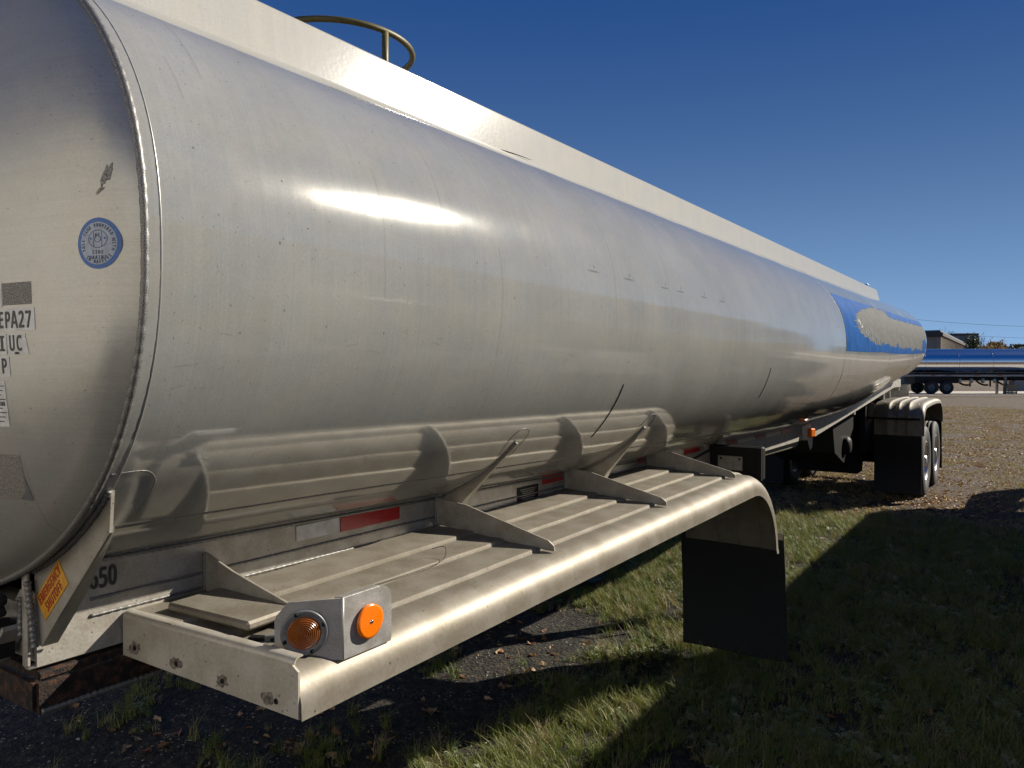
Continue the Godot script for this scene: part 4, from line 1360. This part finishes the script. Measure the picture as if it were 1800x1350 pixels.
func build_ground() -> void:
	var v := PackedVector3Array()
	var idx := PackedInt32Array()
	var col := PackedColorArray()
	var xs := []
	var ts := []
	var x := -3.0
	while x <= 4.0: xs.append(x); x += 0.1
	var step := 0.12
	var a := -3.0
	while a > -400.0:
		a -= step
		xs.push_front(a)
		step *= 1.13
	a = 4.0
	step = 0.12
	while a < 400.0:
		a += step
		xs.append(a)
		step *= 1.13
	a = -1.5
	step = 0.3
	var neg := []
	while a > -400.0:
		a -= step
		neg.push_front(a)
		step *= 1.2
	ts = neg
	a = -1.5
	while a < 9.0: ts.append(a); a += 0.1
	while a < 20.0: ts.append(a); a += 0.2
	while a < 48.0: ts.append(a); a += 0.6
	while a < 82.0: ts.append(a); a += 0.3
	step = 2.0
	while a < 900.0: ts.append(a); a += step; step *= 1.15
	for t in ts:
		for xx in xs:
			v.append(Vector3(xx, ground_height(xx, t), -t))
			col.append(ground_color(xx, t))
	var nx := xs.size()
	for j in ts.size() - 1:
		for i in nx - 1:
			var k := j * nx + i
			idx.append_array([k, k + nx, k + 1, k + 1, k + nx, k + nx + 1])
	var st := SurfaceTool.new()
	st.begin(Mesh.PRIMITIVE_TRIANGLES)
	for i in v.size():
		st.set_smooth_group(0)
		st.set_color(col[i])
		st.add_vertex(v[i])
	for i in idx: st.add_index(i)
	st.generate_normals()
	var g := part(self, "ground", st.commit(), M["ground"])
	tag(g, "", "", "", "structure")
	# pale gravel road crossing in front of the far trailer
	var rd := part(self, "gravel_road", grid(60, 6, func(u, w):
		var d := lerpf(55.0, 67.0, w) + 0.5 * wob.get_noise_1d(u * 30.0 + w * 50.0)
		var s := lerpf(-40.0, 120.0, u)
		return Vector3(2.59 - 0.5647 * d + 0.8253 * s, 0.012, -(0.8253 * d + 0.5647 * s))), M["gravel"])
	tag(rd, "", "", "", "structure")


func view_point(px: float, d: float) -> Vector3:   # ground point straight ahead at depth d, seen at column px of 1800
	var s := (px - 900.0) / 1352.0 * d
	return Vector3(2.59 - 0.5647 * d + 0.8253 * s, 0, -(0.8253 * d + 0.5647 * s))


func leaf_cloud(n: int, size: float, f: Callable, sd: int) -> ArrayMesh:
	var r := RandomNumberGenerator.new()
	r.seed = sd
	var st := SurfaceTool.new()
	st.begin(Mesh.PRIMITIVE_TRIANGLES)
	for i in n:
		var p: Vector3 = f.call(r)
		var b := Basis(Vector3(r.randf_range(-1, 1), r.randf_range(-1, 1), r.randf_range(-1, 1)).normalized(), r.randf() * TAU)
		var s := size * r.randf_range(0.5, 1.3)
		var c := r.randf_range(0.6, 1.25)
		st.set_color(Color(c, c * r.randf_range(0.85, 1.1), c * r.randf_range(0.8, 1.1)))
		for q in [Vector3(-s, 0, 0), Vector3(0, 0.1 * s, s * 0.6), Vector3(s, 0, 0), Vector3(-s, 0, 0), Vector3(s, 0, 0), Vector3(0, 0.1 * s, -s * 0.6)]:
			st.set_smooth_group(-1)
			st.add_vertex(p + b * q)
	st.generate_normals()
	return st.commit()


func limbs(st_pts: Array, from: Vector3, dir: Vector3, len: float, r: float, depth: int, k: RandomNumberGenerator) -> void:
	var mid := from + dir * len * 0.5 + Vector3(k.randf_range(-1, 1), k.randf_range(-0.3, 0.5), k.randf_range(-1, 1)) * len * 0.08
	var to := from + dir * len
	st_pts.append([[from, mid, to], r])
	if depth == 0: return
	for i in k.randi_range(2, 4):
		var d := (dir + Vector3(k.randf_range(-1, 1), k.randf_range(-0.2, 0.7), k.randf_range(-1, 1)) * 0.75).normalized()
		limbs(st_pts, from.lerp(to, k.randf_range(0.5, 1.0)), d, len * k.randf_range(0.55, 0.8), r * 0.6, depth - 1, k)


func tree(called: String, label: String, base: Vector3, h: float, w: float, leaf: String, n: int, depth: int, sd: int, ls := 0.3) -> void:
	var o := thing(called, base, label, "tree")
	var k := RandomNumberGenerator.new()
	k.seed = sd
	var list := []
	limbs(list, Vector3.ZERO, Vector3.UP, h * 0.42, 0.02 * h, depth, k)
	var st := SurfaceTool.new()
	st.begin(Mesh.PRIMITIVE_TRIANGLES)
	var tip := []
	for l in list:
		var r: float = l[1]
		st.append_from(tube(l[0], r, 5, false, func(i): return 1.0 - 0.2 * i), 0, Transform3D.IDENTITY)
		tip.append(l[0][2])
	part(o, "trunk", st.commit(), M["bark"])
	if n > 0:
		var lob := []
		for i in 12: lob.append(Vector3(k.randf_range(-0.35, 0.35) * w, h * k.randf_range(0.35, 0.85), k.randf_range(-0.35, 0.35) * w))
		part(o, "crown", leaf_cloud(n, ls, func(r):
			var c: Vector3 = lob[r.randi() % lob.size()]
			var d := Vector3(r.randfn(), r.randfn(), r.randfn()) * 0.13
			return c + Vector3(d.x * w, d.y * h * 0.8, d.z * w), sd + 1), M[leaf])


func build_background() -> void:
	# metal-sided warehouse, gable end to the left, long side turned to the right
	var a := view_point(1590, 104)
	var b := view_point(1652, 101)
	var c := view_point(1697, 150)
	var o := thing("warehouse", b, "tan metal-sided warehouse with dark roof edge beyond the far trailer", "building")
	var ux := (a - b).normalized()
	var uz := (c - b).normalized()
	var lx := a.distance_to(b) + 6.0
	var lz := b.distance_to(c)
	var H := 6.65
	for w in [["front", ux, uz, lx, H], ["side", uz, ux, lz, H]]:
		var d: Vector3 = w[1]
		var nrm: Vector3 = -w[2]
		nrm = (nrm - d * nrm.dot(d)).normalized()
		var bs := Basis(d, Vector3.UP, d.cross(Vector3.UP))
		var wall := part(o, "wall", box(w[3], H, 0.2, 0.01), M["siding"], Transform3D(bs, d * w[3] / 2 + Vector3.UP * H / 2))
		var cnt := int(w[3] / 1.2)
		for i in cnt:
			var q: float = -w[3] / 2 + 1.2 * (i + 0.5)
			var zz: float = 0.13 * signf(bs.z.dot(nrm))
			part(wall, "wall_rib", box(0.1, H - 0.1, 0.06), M["siding"], pos(q, 0, zz))
		var zf: float = 0.16 * signf(bs.z.dot(nrm))
		part(wall, "roof_fascia", box(w[3] + 0.4, 0.7 if w[0] == "front" else 0.45, 0.34), M["siding_trim"], pos(0, H / 2 - 0.1, zf))
		if w[0] == "side":
			for q in [[0.28, 1.1, 2.2], [0.42, 1.3, 2.6], [0.6, 1.3, 2.6], [0.75, 2.5, 3.2]]:
				part(wall, "window", box(q[1], q[2], 0.12), M["glass_dark"], pos(-w[3] / 2 + w[3] * q[0], 0.3, zf))
	part(o, "roof", prism([Vector2(0, 0), Vector2(1, 0), Vector2(1, 1), Vector2(0, 1)], 0.3), M["roofing"], Transform3D(Basis(ux * lx, uz * lz, Vector3.UP), Vector3.UP * (H + 0.3)))
	# second, lower building behind it
	var e := view_point(1684, 190)
	var o2 := thing("storage_building", e, "grey flat-roofed building half hidden behind the tan warehouse", "building")
	o2.rotation_degrees.y = 34.4
	part(o2, "wall", box(5.0, 10.2, 8.0, 0.05), M["roofing"], pos(0, 5.1, 0))
	part(o2, "roof_fascia", box(5.2, 0.5, 8.2, 0.05), M["siding_trim"], pos(0, 10.45, 0))
	part(o2, "corner_trim", box(0.3, 10.0, 0.3), M["siding_trim"], pos(2.5, 5.0, 4.0))
	# trees
	tree("broad_tree", "dark green rounded tree beside the grey building", view_point(1702, 145), 8.6, 3.6, "leaf_green", 1500, 2, 11, 0.22)
	tree("broad_tree", "low brown-leaved tree left of the yellow tree", view_point(1722, 150), 7.3, 4.4, "leaf_brown", 1400, 2, 12, 0.24)
	tree("bare_tree", "leafless tree rising behind the yellow tree", view_point(1737, 160), 10.4, 5.0, "leaf_brown", 120, 5, 13, 0.12)
	tree("yellow_tree", "small tree with yellow autumn leaves beyond the far trailer", view_point(1752, 128), 6.9, 3.8, "leaf_yellow", 1500, 2, 14, 0.2)
	tree("bare_tree", "bare treetop showing above the tan warehouse roof", view_point(1656, 205), 13.4, 4.0, "leaf_brown", 60, 5, 15, 0.12)
	# wood on the horizon
	var wm := leaf_cloud(9000, 0.9, func(r):
		var s: float = r.randf_range(0.0, 1.0)
		var q := view_point(lerpf(1640, 2300, s), r.randf_range(290, 320))
		var h: float = 11.6 + 1.8 * wob.get_noise_1d(s * 40.0) + 1.2 * wob.get_noise_1d(s * 160.0)
		return q + Vector3.UP * h * pow(r.randf(), 0.6), 16)
	var wood := part(self, "far_wood", wm, M["leaf_dark"])
	tag(wood, "dark line of trees along the horizon at right", "woods", "", "stuff")
	# overhead wires on poles
	for q in [[1470, 95, 9.35, 2250, 88, 8.4, "upper", 569.0], [1560, 112, 8.2, 2250, 100, 7.9, "lower", 590.0]]:
		var p0: Vector3 = view_point(q[0], q[1]) + Vector3.UP * q[2]
		var p1: Vector3 = view_point(q[3], q[4]) + Vector3.UP * q[5]
		var pts := []
		for i in 41:
			var k := i / 40.0
			pts.append(p0.lerp(p1, k) - Vector3.UP * 1.9 * (1 - pow(k * 2 - 1, 2)))
		var wr := part(self, numbered("power_line"), tube(pts, 0.016, 5), M["wire"])
		tag(wr, "%s of the two thin overhead wires crossing the sky at right" % q[6], "wire", "overhead wires")
		for p in [p0, p1]:
			var up := thing("utility_pole", Vector3(p.x, 0, p.z), "timber pole outside the picture at the %s end of the %s overhead wire" % ["left" if p == p0 else "right", q[6]], "pole", "utility poles")
			part(up, "post", tube([Vector3(0, -0.1, 0), Vector3(0, p.y + 0.5, 0)], 0.13, 8), M["bark"])
			part(up, "crossarm", box(1.6, 0.1, 0.1), M["bark"], pos(0, p.y - 0.08, 0.12))


# ---------------------------------------------------------------- plants and litter

func tuft(sd: int, blades: int, h: float, spread: float, w: float) -> ArrayMesh:
	var r := RandomNumberGenerator.new()
	r.seed = sd
	var st := SurfaceTool.new()
	st.begin(Mesh.PRIMITIVE_TRIANGLES)
	for i in blades:
		var a := r.randf() * TAU
		var d := Vector3(cos(a), 0, sin(a))
		var s := Vector3(-d.z, 0, d.x)
		var p := Vector3(r.randf_range(-1, 1), 0, r.randf_range(-1, 1)) * spread * 0.4
		var hh := h * r.randf_range(0.5, 1.15)
		var lean := r.randf_range(0.15, 1.1) * hh
		var ww := w * r.randf_range(0.7, 1.2)
		var pts := []
		for k in 4:
			var u := k / 3.0
			pts.append([p + d * lean * u * u + Vector3.UP * hh * (u - 0.25 * u * u * lean / hh), ww * (1.0 - u * 0.9)])
		st.set_color(Color.WHITE)   # the colour comes with each copy, even from root to tip
		for k in 3:
			var q0: Array = pts[k]
			var q1: Array = pts[k + 1]
			for x in [q0[0] - s * q0[1], q0[0] + s * q0[1], q1[0] + s * q1[1], q0[0] - s * q0[1], q1[0] + s * q1[1], q1[0] - s * q1[1]]:
				st.set_smooth_group(-1)
				st.add_vertex(x)
	st.generate_normals()
	return st.commit()


func weed(sd: int, leaves: int, len: float) -> ArrayMesh:
	var r := RandomNumberGenerator.new()
	r.seed = sd
	var st := SurfaceTool.new()
	st.begin(Mesh.PRIMITIVE_TRIANGLES)
	for i in leaves:
		var a := r.randf() * TAU
		var d := Vector3(cos(a), 0, sin(a))
		var s := Vector3(-d.z, 0, d.x)
		var l := len * r.randf_range(0.5, 1.1)
		var y0 := r.randf_range(0.0, 0.6) * len
		var up := r.randf_range(0.1, 0.8)
		var base := Vector3(r.randf_range(-1, 1), 0, r.randf_range(-1, 1)) * len * 0.5 + Vector3.UP * y0
		var m := base + d * l * 0.5 + Vector3.UP * l * 0.5 * up
		var e := base + d * l + Vector3.UP * l * (up * 0.6)
		var w := l * r.randf_range(0.22, 0.36)
		st.set_color(Color.WHITE)
		for x in [base, m - s * w + Vector3.UP * w * 0.3, m, base, m, m + s * w + Vector3.UP * w * 0.3, m - s * w + Vector3.UP * w * 0.3, e, m, m, e, m + s * w + Vector3.UP * w * 0.3]:
			st.set_smooth_group(-1)
			st.add_vertex(x)
	st.generate_normals()
	return st.commit()


func fallen_leaf(sd: int) -> ArrayMesh:
	var r := RandomNumberGenerator.new()
	r.seed = sd
	var st := SurfaceTool.new()
	st.begin(Mesh.PRIMITIVE_TRIANGLES)
	st.set_color(Color.WHITE)
	var rim := []
	for i in 7:
		var a := TAU * i / 7
		rim.append(Vector3(cos(a) * r.randf_range(0.6, 1.0), r.randf_range(0.05, 0.5), sin(a) * r.randf_range(0.35, 0.7)))
	for i in 7:
		for x in [Vector3.ZERO, rim[i], rim[(i + 1) % 7]]:
			st.set_smooth_group(-1)
			st.add_vertex(x)
	st.generate_normals()
	return st.commit()


func pebble(sd: int) -> ArrayMesh:
	var r := RandomNumberGenerator.new()
	r.seed = sd
	var v := PackedVector3Array()
	var idx := PackedInt32Array()
	for j in 4:
		for i in 6:
			var y: float = [-0.5, -0.1, 0.35, 0.62][j]
			var q: float = [0.6, 1.0, 0.75, 0.25][j]
			var a := TAU * (i + 0.5 * (j % 2)) / 6
			v.append(Vector3(cos(a) * q * r.randf_range(0.8, 1.15), y * r.randf_range(0.7, 1.0), sin(a) * q * r.randf_range(0.7, 1.0)))
	for j in 3:
		for i in 6:
			var p := j * 6 + i
			var p2 := j * 6 + (i + 1) % 6
			idx.append_array([p, p2, p + 6, p2, p2 + 6, p + 6])
	for i in 4: idx.append_array([18, 18 + i + 1, 18 + (i + 2) % 6])
	return mesh_of(v, idx, false)


func scatter(called: String, meshes: Array, material: Material, n: int, f: Callable, label: String, category: String) -> void:
	# f(r) gives [x, t, scale, color, tilt] or null; one object of many copies
	var per := []
	for m in meshes: per.append([])
	for i in n:
		var q = f.call(rng)
		if q == null: continue
		per[rng.randi() % meshes.size()].append(q)
	var holder := Node3D.new()
	holder.name = numbered(called)
	add_child(holder)
	tag(holder, label, category, "", "stuff")
	for k in meshes.size():
		var mm := MultiMesh.new()
		mm.transform_format = MultiMesh.TRANSFORM_3D
		mm.use_colors = true
		mm.mesh = meshes[k]
		mm.instance_count = per[k].size()
		for i in per[k].size():
			var q: Array = per[k][i]
			var b := Basis(Vector3.UP, rng.randf() * TAU)
			if q[4] > 0: b = Basis(Vector3(rng.randf_range(-1, 1), 0, rng.randf_range(-1, 1)).normalized(), rng.randf() * q[4]) * b
			var s: float = q[2]
			mm.set_instance_transform(i, Transform3D(b.scaled(Vector3(s, s, s)), Vector3(q[0], ground_height(q[0], q[1]) - 0.004, -q[1])))
			mm.set_instance_color(i, q[3])
		var o := MultiMeshInstance3D.new()
		o.name = called + "_patch"
		o.multimesh = mm
		o.material_override = material
		o.set_meta("kind", "stuff")
		holder.add_child(o, true)


func build_plants() -> void:
	var gn := FastNoiseLite.new()
	gn.seed = 33
	gn.frequency = 1.0
	var lush := func(x: float, t: float) -> float:
		# how grassy a spot is: bare gravel strip under the nose, thin litter at the back
		var n := gn.get_noise_2d(x * 0.9, t * 0.9) + 0.5 * gn.get_noise_2d(x * 2.7, t * 2.7)
		var g := 0.62 + n * 0.9
		if x < 0.45 and t < 5.6: g -= 0.75 * smoothstep(0.45, 0.0, x) * smoothstep(5.7, 5.0, t)
		g -= 1.1 * smoothstep(9.6, 12.2, t + n)
		return g
	var tufts := [tuft(1, 16, 0.085, 0.07, 0.0022), tuft(2, 14, 0.11, 0.08, 0.0024), tuft(3, 20, 0.065, 0.09, 0.002), tuft(4, 12, 0.14, 0.06, 0.0022)]
	scatter("grass", tufts, M["grass"], 70000, func(r):
		var t: float = 1.2 + 11.8 * pow(r.randf(), 1.25)
		var x: float = r.randf_range(-3.2, 3.3)
		if r.randf() > lush.call(x, t): return null
		if x > 2.1 and t < 2.0: return null
		var d: float = r.randf()
		var c := Color(0.11, 0.155, 0.026).lerp(Color(0.26, 0.25, 0.065), d * d)
		if r.randf() < 0.16: c = Color(0.30, 0.24, 0.13)
		return [x, t, r.randf_range(0.5, 1.15), c, 0.25], "short tufted grass growing between the trailers", "grass")
	scatter("dead_stalks", [tuft(21, 5, 0.17, 0.05, 0.0013), tuft(22, 4, 0.13, 0.09, 0.0014)], M["grass"], 2600, func(r):
		var t: float = 1.6 + 10.0 * r.randf()
		var x: float = r.randf_range(-2.6, 2.6)
		if lush.call(x, t) < 0.2: return null
		return [x, t, r.randf_range(0.5, 1.2), Color(0.36, 0.28, 0.16).lerp(Color(0.24, 0.17, 0.10), r.randf()), 0.9], "dead straw stalks standing and lying in the grass", "grass")
	var weeds := [weed(5, 9, 0.035), weed(6, 12, 0.045), weed(7, 7, 0.03)]
	scatter("broadleaf_weeds", weeds, M["grass"], 16000, func(r):
		var t: float = 2.0 + 9.5 * r.randf()
		var x: float = r.randf_range(-2.2, 2.6)
		var k: float = gn.get_noise_2d(x * 1.3 + 50, t * 1.3)
		if k < 0.02 or lush.call(x, t) < 0.25: return null
		var c := Color(0.13, 0.17, 0.065).lerp(Color(0.30, 0.34, 0.22), pow(r.randf(), 2.0))
		return [x, t, r.randf_range(0.5, 1.1), c, 0.3], "low grey-green clover and broadleaf weeds in the grass", "weeds")
	var leaves := [fallen_leaf(8), fallen_leaf(9), fallen_leaf(10)]
	scatter("fallen_leaves", leaves, M["grass"], 90000, func(r):
		var t: float = 2.0 + 42.0 * pow(r.randf(), 1.3)
		var x: float = r.randf_range(-7.0, 3.6)
		var k: float = gn.get_noise_2d(x * 0.5 + 20, t * 0.5)
		if t < 10.5 and r.randf() > 0.12: return null
		if r.randf() > 0.5 + k * 1.3: return null
		var c := Color(0.22, 0.10, 0.045).lerp(Color(0.52, 0.38, 0.24), pow(r.randf(), 1.6))
		return [x, t, r.randf_range(0.018, 0.048), c, 0.7], "curled brown fallen leaves scattered over the yard", "leaves")
	scatter("dry_grass", [tuft(12, 10, 0.06, 0.1, 0.003), tuft(13, 9, 0.045, 0.12, 0.003)], M["grass"], 40000, func(r):
		var t: float = 10.0 + 36.0 * pow(r.randf(), 1.4)
		var x: float = r.randf_range(-8.0, 3.6)
		if gn.get_noise_2d(x * 0.4 - 9, t * 0.4) < -0.15: return null
		var c := Color(0.24, 0.20, 0.08).lerp(Color(0.42, 0.33, 0.19), r.randf())
		return [x, t, r.randf_range(0.6, 1.4), c, 0.4], "thin straw-coloured grass over the far yard", "grass")
	var stones := [pebble(1), pebble(2), pebble(3)]
	scatter("gravel_stones", stones, M["pebble"], 24000, func(r):
		var near_: bool = r.randf() < 0.6
		var t: float = r.randf_range(1.5, 6.5) if near_ else 9.0 + 26.0 * pow(r.randf(), 1.4)
		var x: float = r.randf_range(-2.6, 0.9) if near_ else r.randf_range(-9.0, 3.5)
		if near_ and r.randf() < lush.call(x, t) * 1.2: return null
		var c := Color(0.13, 0.115, 0.10).lerp(Color(0.36, 0.33, 0.29), pow(r.randf(), 1.6))
		return [x, t, r.randf_range(0.003, 0.011) * (1.0 if near_ else 1.6), c, 0.6], "grey gravel stones lying on bare soil under the trailer", "gravel")
